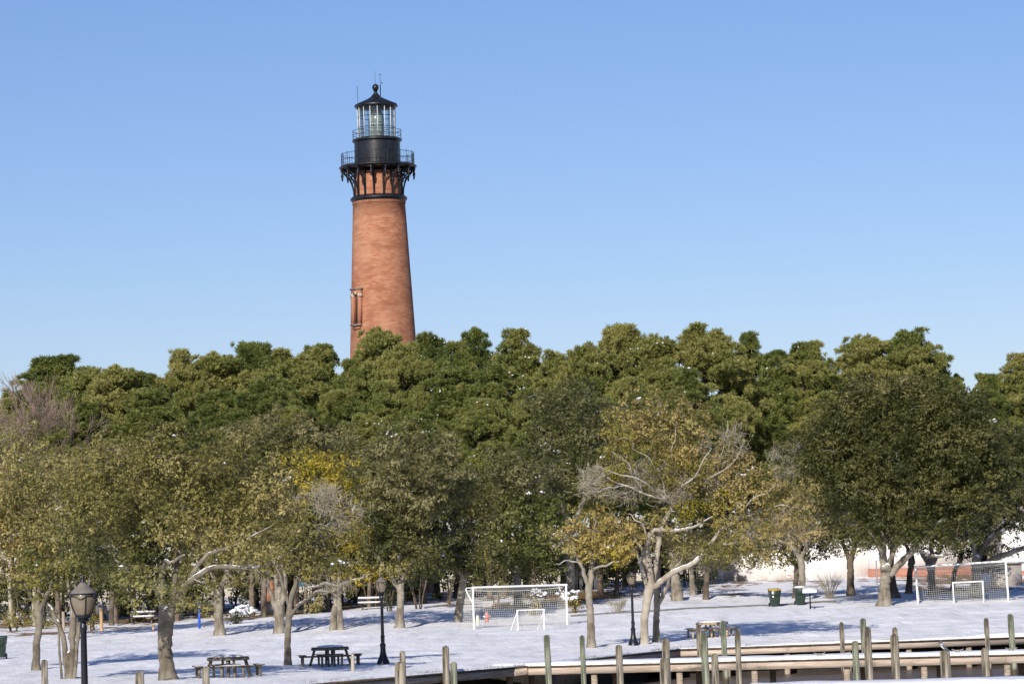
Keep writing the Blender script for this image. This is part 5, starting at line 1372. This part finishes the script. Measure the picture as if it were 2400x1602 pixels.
def utility_shed():
    d = 226
    x0, x1 = D(2272, 1350, d).x, D(2346, 1350, d).x
    zc = D(2310, 1375, d).z
    z0 = min(zc, ground(x0, d)) - .2; h = D(2310, 1293, d).z - z0
    root = empty("utility_box", ((x0 + x1) / 2, d, z0), "grey concrete utility enclosure with snow-topped slab roof behind the right-hand goal", "utility box")
    w = x1 - x0
    b = MB(); b.box((0, 1.4, h / 2), (w, 2.8, h)); b.build("wall", pmat("grey_render", (.26, .235, .21), (.36, .33, .30), 1.2, .9), root)
    b = MB(); b.box((-.3, 1.4, h + .05), (w + .9, 3.2, .10)); b.build("roof", pmat("grey_slab", (.18, .17, .16), (.28, .26, .25), 2, .9), root)
    b = MB(); b.box((-.3, 1.4, h + .14), (w + .84, 3.1, .08)); b.build("snow", M_SNOW, root)
utility_shed()
def porch():
    d = 246
    p = GP(1371, d); zt = D(1371, 1283, d).z - p.z; s = mpp(d)
    root = empty("park_shelter", p, "small dark shelter with white porch column and railing behind the slender pale oak", "shelter")
    b = MB(); b.box((0, 0, zt / 2), (.34, .34, zt)); b.build("column", M_WHITE, root)
    b = MB(); b.box((-1.1, .1, zt / 2 - .3), (.26, .26, zt - .6)); b.build("column", M_WHITE, root)
    b = MB(); b.box((-1.0, 1.2, zt + .12), (3.2, 3.2, .24)); b.build("roof_fascia", pmat("brown_fascia", (.2, .13, .08), (.28, .19, .12), 3, .8), root)
    b = MB(); b.box((-1.0, 1.2, zt + .32), (3.4, 3.4, .14)); b.build("roof", M_SNOW, root)
    b = MB(); b.box((-1.0, 2.6, zt / 2), (3, .1, zt)); b.build("wall", M_DARKWOOD, root)
    b = MB(); b.box((-2.1, 0, 1.15), (1.6, .06, .07)); b.box((-2.1, 0, .55), (1.6, .05, .06)); b.build("railing", pmat("pale_rail", (.45, .42, .36), (.55, .52, .45), 3, .7), root)
porch()

# ------------------------------------------------------------------ lamp posts
M_LGLASS = None
def lampglass():
    mt, N, L, B = newmat("frosted_lamp_bowl")
    f = noisetex(N, L, 6, 3)
    L.new(ramp(N, L, f, [(.3, (.23, .19, .135)), (.7, (.31, .26, .19))]), B.inputs['Base Color'])
    B.inputs['Roughness'].default_value = .25
    tr = N.new("ShaderNodeBsdfTranslucent"); tr.inputs[0].default_value = (.6, .5, .38, 1)
    mx = N.new("ShaderNodeMixShader"); mx.inputs[0].default_value = .35
    L.new(B.outputs[0], mx.inputs[1]); L.new(tr.outputs[0], mx.inputs[2]); L.new(mx.outputs[0], N["Material Output"].inputs[0])
    return mt
M_LGLASS = lampglass()
M_LROOF = pmat("weathered_lamp_hood", (.13, .115, .10), (.20, .175, .15), 5, .45, None, .1)
def lamp(base, H, label, rot):
    root = empty("lamp_post", base, label, "lamp post", "park lamp posts with acorn-shaped lanterns", rot)
    k = H / 3.73; 
    b = MB(); b.lathe([(r * k, z * k) for r, z in [(.27, -.1), (.27, .07), (.25, .10), (.24, .16), (.20, .22), (.165, .32), (.13, .45), (.112, .62), (.115, .74), (.13, .78), (.13, .82), (.09, .86)]], 12)
    b.build("base", M_IRON, root, smooth=True, sharp=40)
    b = MB(); b.lathe([(r * k, z * k) for r, z in [(.085, .84), (.085, 1.12), (.095, 1.14), (.095, 1.18), (.072, 1.2), (.060, 2.72), (.075, 2.74), (.075, 2.80), (.06, 2.83), (.06, 2.9)]], 12)
    b.box((.09 * k, 0, 1.05 * k), (.05 * k, .06 * k, .14 * k))
    b.build("pole", M_IRON, root, smooth=True, sharp=40)
    b = MB(); b.lathe([(r * k, z * k) for r, z in [(.06, 2.86), (.13, 2.90), (.10, 2.93), (.16, 2.97), (.165, 3.0), (.145, 3.02)]], 12)
    b.build("collar", M_IRON, root, smooth=True, sharp=40)
    z0, z1 = 3.01 * k, 3.43 * k
    bp = [(.12, 0), (.155, .1), (.20, .35), (.235, .65), (.243, .85), (.225, 1.0)]
    b = MB(); b.lathe([(r * k, z0 + t * (z1 - z0)) for r, t in bp], 20)
    bowl = b.build("lantern_bowl", M_LGLASS, root, smooth=True)
    b = MB()
    for i in range(8):
        a = i * math.pi / 4
        pts = []
        for r, t in bp:
            aa = a + (.30 if i % 2 else -.30) * max(0, (t - .45)) * 0 
            pts.append(((r + .010) * k * math.cos(a), (r + .010) * k * math.sin(a), z0 + t * (z1 - z0)))
        if i % 2 == 0: b.tube(pts, .012 * k, 5)
        # scalloped swags between the ribs at the shoulder
        arc = []
        for q in np.linspace(0, 1, 9):
            aa = a + q * math.pi / 4; zz = z1 - .055 * k - .05 * k * math.sin(q * math.pi) * (1 if i % 2 else -.2)
            arc.append((.254 * k * math.cos(aa), .254 * k * math.sin(aa), zz))
        b.tube(arc, .012 * k, 5)
    b.tube([(.250 * k * math.cos(t), .250 * k * math.sin(t), z1 - .005 * k) for t in np.linspace(0, 2 * math.pi, 25)], .012 * k, 5, cap=False)
    b.build("lantern_frame", M_IRON, root, smooth=True)
    b = MB(); b.lathe([(r * k, z1 + z * k) for r, z in [(.24, -.005), (.245, .015), (.215, .06), (.15, .12), (.085, .18), (.055, .215), (.05, .22), (.0, .222)]], 20)
    b.build("lantern_hood", M_LROOF, root, smooth=True, sharp=45)
    b = MB(); b.lathe([(r * k, z1 + z * k) for r, z in [(.05, .215), (.055, .24), (.03, .26), (.04, .285), (.02, .30), (.018, .33), (.0, .40)]], 10)
    b.build("finial", M_IRON, root, smooth=True)
    return root
p = D(188, 1500, 65); hb = S(192, 1342.5, 65).z
lamp(Vector((p.x + .04, 65, hb - 3.83)), 3.73, "nearest and largest lamp post, standing before the oaks with its foot out of frame", .35)
p = GP(877.5, 134); lamp(p, S(896, 1341, 134).z - p.z - .10, "lamp post with flared black base in the snow beside the dark picnic table", 1.15)
p = GP(1452.5, 159); lamp(p, S(1483, 1330, 159).z - p.z - .10, "lamp post close against the sprawling tan oak's double trunk", .78)
def far_lamp(xd, d, ytop, label, r=.09):
    p = GP(xd, d); h = D(xd, ytop, d).z - p.z
    root = empty("lamp_post", p, label, "lamp post")
    b = MB(); b.lathe([(.22, -.1), (.2, .3), (.13, .6), (r, 1.0), (r * .7, h * .88), (.14, h * .9), (.10, h * .92)], 10); b.build("pole", M_BLACK, root, smooth=True)
    b = MB(); b.lathe([(.12, h * .92), (.2, h * .97), (.2, h * .985)], 10); b.build("lantern_bowl", M_LGLASS, root, smooth=True)
    b = MB(); b.lathe([(.24, h * .985), (.1, h * 1.02), (0, h * 1.06)], 10); b.build("lantern_hood", M_BLACK, root, smooth=True)
far_lamp(748, 231, 1330, "distant black lamp post in the shade between the yellow oak trunks and green sign")
def pole_light(xd, d, ytop, label, snow):
    p = GP(xd, d); h = D(xd, ytop, d).z - p.z
    root = empty("light_pole", p, label, "light pole")
    b = MB(); b.tube([(0, 0, -.2), (0, 0, h)], [.055, .04], 8); b.build("pole", pmat("galvanised_pole", (.25, .26, .26), (.34, .35, .35), 3, .5, None, 0, .5), root)
    b = MB(); b.box((.0, -.1, h + .08), (.7, .34, .14)); b.lathe([(.28, h + .15), (.2, h + .3), (.0, h + .36)], 8); b.build("lamp_head", pmat("pale_lamp_head", (.55, .66, .74), (.68, .78, .85), 3, .4, None, 0), root)
pole_light(2016, 236, 1285, "thin grey light pole with pale blue head beside the brick plinth", 1)
pole_light(2196, 240, 1240, "second thin grey light pole, behind the right-hand goal's crossbar", 0)

# ------------------------------------------------------------------ picnic tables
def picnic_table(base, rot, label, mat, snow, s=1.0, r=.80):
    root = empty("picnic_table", base, label, "picnic table", "octagonal picnic tables with attached benches", rot)
    root.scale = (s, s, s)
    b = MB()
    a0 = math.pi / 8
    for i in range(7):                                       # planks clipped to an octagon
        y0 = -r * .924 + i * (2 * r * .924 / 7); y1 = y0 + 2 * r * .924 / 7 - .012
        def hw(y):
            y = abs(y); return r * .924 if y <= r * .383 else r * .924 - (y - r * .383)
        b.add([(-hw(y0), y0, .72), (hw(y0), y0, .72), (hw(y1), y1, .72), (-hw(y1), y1, .72), (-hw(y0), y0, .76), (hw(y0), y0, .76), (hw(y1), y1, .76), (-hw(y1), y1, .76)],
              [(3, 2, 1, 0), (4, 5, 6, 7), (0, 1, 5, 4), (1, 2, 6, 5), (2, 3, 7, 6), (3, 0, 4, 7)])
    for i in range(8):
        a, c = a0 + i * math.pi / 4, a0 + (i + 1) * math.pi / 4
        b.beam((r * math.cos(a) * .985, r * math.sin(a) * .985, .675), (r * math.cos(c) * .985, r * math.sin(c) * .985, .675), .05, .085)
    b.build("tabletop", mat, root)
    for i in range(4):
        a = i * math.pi / 2; e = Vector((math.cos(a), math.sin(a), 0)); t = Vector((-math.sin(a), math.cos(a), 0))
        b = MB(); b.beam(e * .62 + t * .12 + Vector((0, 0, .70)), e * .85 + t * .12 + Vector((0, 0, -.06)), .09, .05); b.beam(e * .62 - t * .12 + Vector((0, 0, .70)), e * .85 - t * .12 + Vector((0, 0, -.06)), .09, .05)
        b.build("leg", mat, root)
        b = MB()
        for o_ in (1.06, 1.21): b.add(*(lambda c_, ww: ([tuple(c_ + t * sx * ww + e * sy * .07 + Vector((0, 0, sz * .02))) for sx in (-1, 1) for sy in (-1, 1) for sz in (-1, 1)], [(0, 1, 3, 2), (4, 6, 7, 5), (0, 4, 5, 1), (2, 3, 7, 6), (0, 2, 6, 4), (1, 5, 7, 3)]))(e * o_ + Vector((0, 0, .44)), .47 + (o_ - 1.06)))
        for sg in (-1, 1):
            b.beam(e * 1.13 + t * sg * .40 + Vector((0, 0, .42)), e * 1.13 + t * sg * .40 + Vector((0, 0, -.06)), .09, .07)
        b.beam(e * .2 + Vector((0, 0, .385)), e * 1.26 + Vector((0, 0, .385)), .05, .07)
        be = b.build("bench", mat, root)
        if snow > .3:
            V = []; n = 9
            for ix in range(n):
                for iy, (yy, zz) in enumerate([(.99, .462), (1.02, .495), (1.13, .515), (1.25, .495), (1.28, .462)]):
                    f = (ix / (n - 1) * 2 - 1); z_ = .462 + (zz - .462) * (1 - abs(f) ** 6) * snow
                    v = e * yy + t * f * .50; V.append((v.x, v.y, z_))
            I = np.arange(len(V)).reshape(n, 5); Fq = np.stack([I[:-1, :-1], I[1:, :-1], I[1:, 1:], I[:-1, 1:]], -1).reshape(-1, 4)
            MB().add(V, Fq).build("snow", M_SNOW, be, smooth=True)
    if snow:
        n = 24; b = MB(); V = []
        rings = [(.99, 0), (.97, .035), (.85, .05), (.5, .065), (.02, .07)]
        for fr, zz in rings:
            for i in range(n):
                a = i / n * 2 * math.pi; oc = r * .924 / max(abs(math.cos((a + math.pi / 8) % (math.pi / 4) - math.pi / 8)), .9)
                keep = fr if snow > .5 else fr * (.62 + .14 * math.sin(a * 2 + 1))
                V.append((oc * keep * math.cos(a), oc * keep * math.sin(a), .762 + zz * (1 + .2 * math.sin(a * 3))))
        Fq = [(k * n + i, k * n + (i + 1) % n, (k + 1) * n + (i + 1) % n, (k + 1) * n + i) for k in range(len(rings) - 1) for i in range(n)]
        b.add(V, Fq).build("snow", M_SNOW, root, smooth=True)
    return root
picnic_table(GP(522, 124), .22, "picnic table with melting snow on its top beside the biggest oak trunk", M_TABLE, .45, 1.0)
picnic_table(GP(756, 136), .12, "dark bare picnic table beside the slim dark tree and lamp post", M_TABLE, .2, 1.0)
picnic_table(GP(1634, 167), .25, "pale wooden picnic table thick with snow beyond the wharf pilings", M_TABLEL, 1.0, 1.0)
def plain_table(xd, d, label, w=3.4):
    p = GP(xd, d)
    root = empty("picnic_table", p, label, "picnic table")
    b = MB(); b.box((0, 0, .74), (w, .75, .06)); b.build("tabletop", M_TABLE, root)
    b = MB(); b.box((0, 0, .82), (w - .04, .72, .11)); b.build("snow", M_SNOW, root)
    for s_ in (-1, 1):
        b = MB(); b.box((0, s_ * .72, .44), (w, .28, .05)); be = b.build("bench", M_TABLE, root)
        b = MB(); b.box((0, s_ * .72, .51), (w - .04, .26, .09)); b.build("snow", M_SNOW, be)
        b = MB(); b.beam((s_ * w * .36, -.72, -.1), (s_ * w * .36, .25, .72), .09, .09); b.beam((s_ * w * .36, .72, -.1), (s_ * w * .36, -.25, .72), .09, .09); b.box((s_ * w * .36, 0, .40), (.1, 1.5, .08)); b.build("leg", M_TABLE, root)
plain_table(857, 229, "picnic table under thick snow far behind the second lamp post", 2.0)
plain_table(330, 236, "snow-striped picnic table deep in shade behind the biggest oak trunk", 1.7)

# ------------------------------------------------------------------ soccer goals
def goal(base, rot, W, H, dt, db, label, post=.06, mini=False, lean=0.0, mesh=.13):
    """front posts at x = +-W/2, net going back along +y; dt, db: depth at top and bottom"""
    root = empty("soccer_goal", base, label, "soccer goal", None, rot)
    root.rotation_euler = (0, lean, rot)
    for s_ in (-1, 1):
        b = MB(); b.tube([(s_ * W / 2, 0, -.15), (s_ * W / 2, 0, H)], post, 10); b.build("post", M_WHITE, root, smooth=True)
        b = MB()
        if not mini:
            C = crom([(s_ * W / 2, 0, H - .03), (s_ * W / 2, dt * .85, H - .02), (s_ * W / 2, dt, H - .12), (s_ * W / 2, dt * .8, H - .32), (s_ * W / 2, .02, H * .62)], 5)
            b.tube(C, post * .62, 8)
        else:
            b.tube([(s_ * W / 2, 0, H * .95), (s_ * W / 2, db, .02)], post * .7, 8)
        b.build("net_support", M_WHITE, root, smooth=True)
    b = MB(); b.tube([(-W / 2 - post, 0, H), (W / 2 + post, 0, H)], post, 10); b.build("crossbar", M_WHITE, root, smooth=True)
    if mini:
        b = MB(); b.tube([(-W / 2, db, .03), (W / 2, db, .03)], post * .6, 8); b.build("ground_bar", M_WHITE, root, smooth=True)
    # net: surface from the crossbar back and down, plus the two sides
    prof = crom([(0, H - .05), (dt * .6, H - .16), (dt, H - .22), (dt + (db - dt) * .25, H * .55), (dt + (db - dt) * .6, H * .22), (db, .03)], 8) if not mini else crom([(0, H), (db * .5, H * .45), (db, .03)], 8)
    seg = np.concatenate([[0], np.cumsum(np.linalg.norm(np.diff(prof, axis=0), axis=1))])
    nv = int(seg[-1] / mesh); nu = int(W / mesh)
    q = np.linspace(0, seg[-1], nv + 1)
    py, pz = np.interp(q, seg, prof[:, 0]), np.interp(q, seg, prof[:, 1])
    us = np.linspace(-W / 2, W / 2, nu + 1)
    G = np.zeros((nu + 1, nv + 1, 3))
    for i, u in enumerate(us):
        sag = .10 * (1 - (2 * u / W) ** 2)
        G[i, :, 0] = u; G[i, :, 1] = py - sag * np.sin(q / seg[-1] * 3.14) * .8; G[i, :, 2] = pz - sag * np.sin(np.minimum(q / seg[-1] * 6, 3.14))
    A, B_ = [G[:, :-1].reshape(-1, 3), G[:-1, :].reshape(-1, 3)], [G[:, 1:].reshape(-1, 3), G[1:, :].reshape(-1, 3)]
    for s_ in (-1, 1):                                       # side panels
        for z in np.arange(mesh, H, mesh):
            ymax = np.interp(-z, -pz, py)
            k = max(1, int(ymax / mesh)); yy = np.linspace(0, ymax, k + 1)
            A.append(np.stack([np.full(k, s_ * W / 2), yy[:-1], np.full(k, z)], 1)); B_.append(np.stack([np.full(k, s_ * W / 2), yy[1:], np.full(k, z)], 1))
        for y in np.arange(mesh, db, mesh):
            zt = np.interp(y, py, pz)
            A.append(np.array([[s_ * W / 2, y, .02]])); B_.append(np.array([[s_ * W / 2, y, zt]]))
    V, Fq = frustums(np.vstack(A), np.vstack(B_), .0075, .0075, 3)
    MB().add(V, Fq).build("net", M_NET, root)
    return root
def goal_between(l, r, d0, d1, hgt, dt, db, label, **k):
    a, b = S(l[0], 0, d0), S(r[0], 0, d1)
    a.x = S(*l, d0).x; b.x = S(*r, d1).x
    a.z = S(*l, d0).z; b.z = S(*r, d1).z
    a.y, b.y = d0, d1
    mid = (a + b) / 2; v = b - a
    o = goal(Vector((mid.x, mid.y, min(mid.z, ground(mid.x, mid.y) + .05))), math.atan2(v.y, v.x), Vector((v.x, v.y)).length, hgt, dt, db, label, **k)
    return o
goal_between((1111, 1471), (1330, 1474), 189, 191.5, 2.42, .95, 1.9, "full-size white soccer goal with square net in front of the red hydrant", lean=R_(0))
goal_between((1214, 1482), (1276, 1478), 184.5, 185.3, 1.22, .6, .9, "small white practice goal standing before the larger goal with the hydrant", mini=True, post=.045)
goal_between((2152, 1418), (2364, 1413), 201, 200, 2.42, 1.0, 2.0, "full-size white soccer goal in front of the grey utility enclosure", lean=R_(-2.0))
goal_between((2236, 1416), (2306, 1414), 200.2, 200, 1.33, .6, 1.0, "small white practice goal tucked inside the larger goal by the utility enclosure", mini=True, post=.045, lean=R_(-1.0))

# ------------------------------------------------------------------ bins, signs, posts, hydrant
def bin_(base, rot, label, lidm, s=1.0, paper=False, snow=False):
    root = empty("wheeled_bin", base, label, "trash bin", "green wheeled bins", rot)
    root.scale = (s, s, s)
    body = pmat("dark_green_plastic", (.022, .040, .030), (.035, .058, .043), 4, .45, None, .05)
    b = MB(); V = []
    for z, w, d_ in ((.06, .23, .25), (.12, .245, .27), (.70, .285, .33), (.72, .31, .355), (.92, .325, .37), (.98, .325, .37)):
        V += [(-w, -d_, z), (w, -d_, z), (w, d_, z), (-w, d_, z)]
    Fq = [(k * 4 + i, k * 4 + (i + 1) % 4, k * 4 + 4 + (i + 1) % 4, k * 4 + 4 + i) for k in range(5) for i in range(4)] + [(3, 2, 1, 0), (20, 21, 22, 23)]
    b.add(V, Fq)
    for x in (-.17, -.06, .06, .17): b.box((x, -.315, .42), (.03, .03, .5))
    b.box((0, -.375, .85), (.3, .03, .05))
    b.build("body", body, root)
    b = MB(); V = [(-.35, -.40, .985), (.35, -.40, .985), (.35, .40, .985), (-.35, .40, .985), (-.34, -.38, 1.03), (.34, -.38, 1.03), (.32, .36, 1.10), (-.32, .36, 1.10)]
    b.add(V, [(3, 2, 1, 0), (4, 5, 6, 7), (0, 1, 5, 4), (1, 2, 6, 5), (2, 3, 7, 6), (3, 0, 4, 7)]); b.build("lid", lidm, root)
    for x in (-.29, .29):
        b = MB(); b.tube([(x - .03, .27, .12), (x + .03, .27, .12)], .13, 14); b.build("wheel", M_BLACK, root, smooth=True, sharp=40)
    if snow:
        b = MB(); b.lathe([(.36, 1.04), (.34, 1.09), (.2, 1.13), (.0, 1.14)], 8); b.build("snow", M_SNOW, root, smooth=True)
    if paper:
        w = pmat("white_label", (.7, .7, .68), (.78, .78, .75), 4, .5, None, 0)
        b = MB(); b.box((-.17, -.372, .84), (.14, .012, .17)); b.box((-.16, -.34, .60), (.10, .012, .10)); b.build("paper_label", w, root)
    return root
M_YLID = pmat("yellow_lid", (.50, .33, .03), (.62, .42, .06), 4, .45, None, 0)
M_GLID = pmat("grey_green_lid", (.16, .20, .19), (.24, .28, .27), 4, .45, None, 0)
pb = GP(1780, 206); bin_(pb, .12, "dark green wheeled bin with bright yellow lid in front of the white building", M_YLID, 1.03, paper=True)
pb = GP(1838, 206); ob = bin_(pb, .05, "dark green wheeled bin with pale grey snowy lid beside the sign panel", M_GLID, 1.03, snow=True)
b = MB()
for i, (x, w) in enumerate(((-.075, .05), (-.015, .03), (.035, .03), (.08, .04))):   # the small white stencilled mark, too small to read
    b.box((x + .02, -.372, .85), (w * .55, .008, .06)); b.box((x + .02, -.372, .875), (w, .008, .014))
b.build("stencil_mark", M_WHITE, ob)
pb = GP(-2, 168); bin_(pb, 0, "dark green bin half cut off by the edge of the frame", pmat("green_lid", (.05, .08, .06), (.08, .11, .09), 4, .5, None, 0), 1.05)
def info_panel():
    p = GP(1861, 199); d = 199
    root = empty("information_panel", p, "slanted white information panel on a single dark post beside the grey-lidded bin", "sign", None, -.1)
    h = D(1861, 1352, d).z - p.z
    b = MB(); b.box((0, .05, h * .46), (.09, .07, h * .95)); b.build("post", M_BLACK, root)
    b = MB(); b.box((0, 0, h), (.86, .04, .52), tilt=Matrix.Rotation(R_(-48), 3, 'X')); pn = b.build("panel", pmat("snow_dusted_panel", (.62, .62, .60), (.78, .78, .77), 3, .5, None, 0), root)
    b = MB(); b.box((0, .016, h - .014), (.90, .02, .56), tilt=Matrix.Rotation(R_(-48), 3, 'X')); b.build("frame", M_BLACK, pn)
info_panel()
def post_(xd, d, ytop, r, mat, label, name="wooden_post", cat="post"):
    p = GP(xd, d); h = D(xd, ytop, d).z - p.z
    root = MB(); root.lathe([(r, -.2), (r, h - .03), (r * .9, h), (0, h + .01)], 12)
    o = root.build(name, mat, smooth=True, sharp=40); o.location = p
    return tag(o, label, cat)
M_RAWPOST = pmat("fresh_post_timber", (.38, .24, .12), (.52, .35, .19), 4, .8, (2, 2, .3), .2)
M_GREYPOST = pmat("grey_post_timber", (.26, .21, .16), (.38, .32, .25), 4, .8, (2, 2, .3), .2)
o = post_(233, 222, 1394, .11, M_RAWPOST, "tall bare tan wooden post with a small grey plate, right of the nearest lantern", )
b = MB(); b.box((0, .14, 1.45), (.75, .03, .62)); pl = b.build("plate", pmat("grey_sign_back", (.10, .10, .105), (.15, .15, .16), 3, .5, None, 0), o)
post_(352, 214, 1430, .08, M_RAWPOST, "short tan wooden post under low twigs near the biggest oak trunk")
post_(146, 224, 1402, .10, M_GREYPOST, "slim grey post behind the low-forked oak's trunk")
post_(664, 224, 1424, .06, pmat("dark_stake", (.06, .045, .035), (.1, .08, .06), 4, .8), "thin dark stake in the snow next to the stout three-way oak", "stake")
def blue_post():
    p = GP(458, 212); h = D(458, 1382, 212).z - p.z
    root = empty("marker_post", p, "bright blue marker post with a small pale emblem beside the pale root-flared oak", "post")
    b = MB(); b.box((0, 0, h / 2 - .1), (.16, .06, h + .2)); b.build("post", pmat("blue_plastic", (.01, .07, .42), (.02, .10, .52), 3, .4, None, 0), root)
    b = MB(); b.box((0, -.035, h - .25), (.09, .008, .12)); b.build("emblem", pmat("pale_emblem", (.6, .45, .4), (.7, .5, .45), 3, .5, None, 0), root)
blue_post()
def green_sign():
    p = GP(724, 227); h = D(724, 1402, 227).z - p.z
    root = empty("round_sign", p, "round green sign edge-on beside its pale wooden post, right of the slim dark tree", "sign")
    b = MB(); b.box((0, 0, h / 2 - .1), (.17, .14, h + .2)); b.build("post", M_RAWPOST, root)
    b = MB(); n = 24; V = [(.06 + .30 * math.cos(t), .10, h - .35 + .42 * math.sin(t)) for t in np.linspace(0, 2 * math.pi, n, endpoint=False)]
    V += [(x, y + .03, z) for x, y, z in V]; b.add(V, [(i, (i + 1) % n, n + (i + 1) % n, n + i) for i in range(n)])
    b.add(V + [(.06, .10, h - .35)], [(i, (i + 1) % n, 2 * n) for i in range(n)])
    b.build("disc", pmat("green_sign_paint", (.02, .13, .06), (.03, .17, .08), 3, .4, None, 0), root)
green_sign()
def teal_sign():
    d = 229; p = GP(703, d); z = D(700, 1335, d).z - p.z
    root = empty("hanging_banner", p, "pale teal panelled board glimpsed between the stout three-way oak's limbs", "sign")
    b = MB(); b.box((0, 0, z / 2), (.12, .12, z + .6)); b.build("post", M_BARKD, root)
    m_ = pmat("pale_teal_paint", (.16, .42, .50), (.24, .52, .60), 3, .5, None, 0)
    b = MB(); b.box((-.1, -.1, z - .10), (.70, .05, .34)); b.box((-.22, -.1, z + .18), (.40, .05, .16)); b.box((-.12, -.1, z + .62), (.36, .05, .30)); b.build("board", m_, root)
teal_sign()
def red_chimney():
    d = 236; p = GP(622, d); z0 = D(622, 1378, d).z - p.z; z1 = D(622, 1330, d).z - p.z
    root = empty("brick_grill", p, "orange-red brick barbecue chimney over a black firebox behind the stout three-way oak", "barbecue")
    b = MB(); b.box((0, 0, (z0 + z1) / 2), (.55, .5, z1 - z0)); b.build("chimney", pmat("orange_brick", (.30, .12, .07), (.42, .19, .12), 6, .9), root)
    b = MB(); b.box((.35, 0, z0 / 2 - .1), (1.5, .8, z0 + .2)); b.build("firebox", M_BLACK, root)
red_chimney()
def hydrant():
    d = 199; p = S(1141.5, 1463, d); p = Vector((p.x, d, p.z - .05)); k = 1.0
    root = empty("fire_hydrant", p, "faded red fire hydrant behind the net of the larger goal", "hydrant")
    red = pmat("faded_red_paint", (.40, .14, .115), (.50, .21, .175), 5, .55, None, .1)
    b = MB(); b.lathe([(.17, -.1), (.17, .04), (.12, .06), (.115, .40), (.16, .42), (.16, .47), (.125, .49), (.13, .62), (.12, .70), (.08, .77), (.03, .80), (.03, .86), (.0, .86)], 14); b.build("barrel", red, root, smooth=True, sharp=40)
    for s_ in (-1, 1):
        b = MB(); b.tube([(s_ * .1, 0, .55), (s_ * .2, 0, .55)], .06, 10); b.tube([(s_ * .2, 0, .55), (s_ * .235, 0, .55)], .035, 6); b.build("side_cap", red if s_ > 0 else M_WHITE, root, smooth=True, sharp=40)
    b = MB(); b.tube([(0, -.1, .52), (0, -.21, .52)], .08, 10); b.build("front_cap", red, root, smooth=True, sharp=40)
hydrant()
p = S(1120, 1468, 196)
b = MB(); b.lathe([(.10, -.1), (.10, .66), (.085, .72), (.0, .74)], 14); o = b.build("bollard", pmat("cream_bollard_paint", (.55, .53, .42), (.66, .64, .52), 4, .6), smooth=True, sharp=40); o.location = (p.x, 196, p.z - .05)
tag(o, "cream bollard just inside the larger goal's post next to the hydrant", "bollard")
def barricade():
    d = 216; p = S(1175, 1436, d)
    root = empty("snowy_bench", Vector((p.x, d, p.z - .35)), "brown-backed bench heaped with snow and flanked by black and red end posts behind the net", "bench")
    b = MB(); b.box((0, .25, .85), (1.15, .06, .30)); b.build("backrest", pmat("brown_bench_wood", (.34, .20, .12), (.45, .28, .17), 4, .8), root)
    b = MB(); b.box((0, 0, .34), (1.3, .5, .08)); b.build("seat", pmat("brown_bench_seat", (.3, .18, .11), (.4, .25, .15), 4, .8), root)
    V = []; n = 15
    for i in range(n):
        f = i / (n - 1) * 2 - 1
        for j, (y, z) in enumerate([(-.45, .25), (-.38, .5), (-.05, .66), (.2, .70), (.3, .25)]):
            V.append((f * .95, y, .25 + (z - .25) * (1 - abs(f) ** 3)))
    I = np.arange(len(V)).reshape(n, 5); b = MB().add(V, np.stack([I[:-1, :-1], I[1:, :-1], I[1:, 1:], I[:-1, 1:]], -1).reshape(-1, 4)); b.build("snow", M_SNOW, root, smooth=True)
    b = MB(); b.box((-.55, -.48, .55), (.12, .06, .62)); b.build("end_post", M_BLACK, root)
    b = MB(); b.box((.62, -.48, .58), (.07, .06, .6)); b.build("end_post", pmat("red_post_paint", (.5, .05, .04), (.6, .09, .07), 3, .5, None, 0), root)
barricade()
p = S(2307, 1355, 219)
b = MB(); b.box((0, 0, 0), (.86, .06, .92)); o = b.build("white_board", pmat("white_board_paint", (.72, .73, .76), (.80, .81, .84), 2, .6, None, 0)); zg = ground(p.x, 219)
pw = S(2307, 1361, 219); o.location = (pw.x, 219, max(zg + .46, pw.z))
tag(o, "square white board standing in the snow behind the right-hand goal's net", "board")
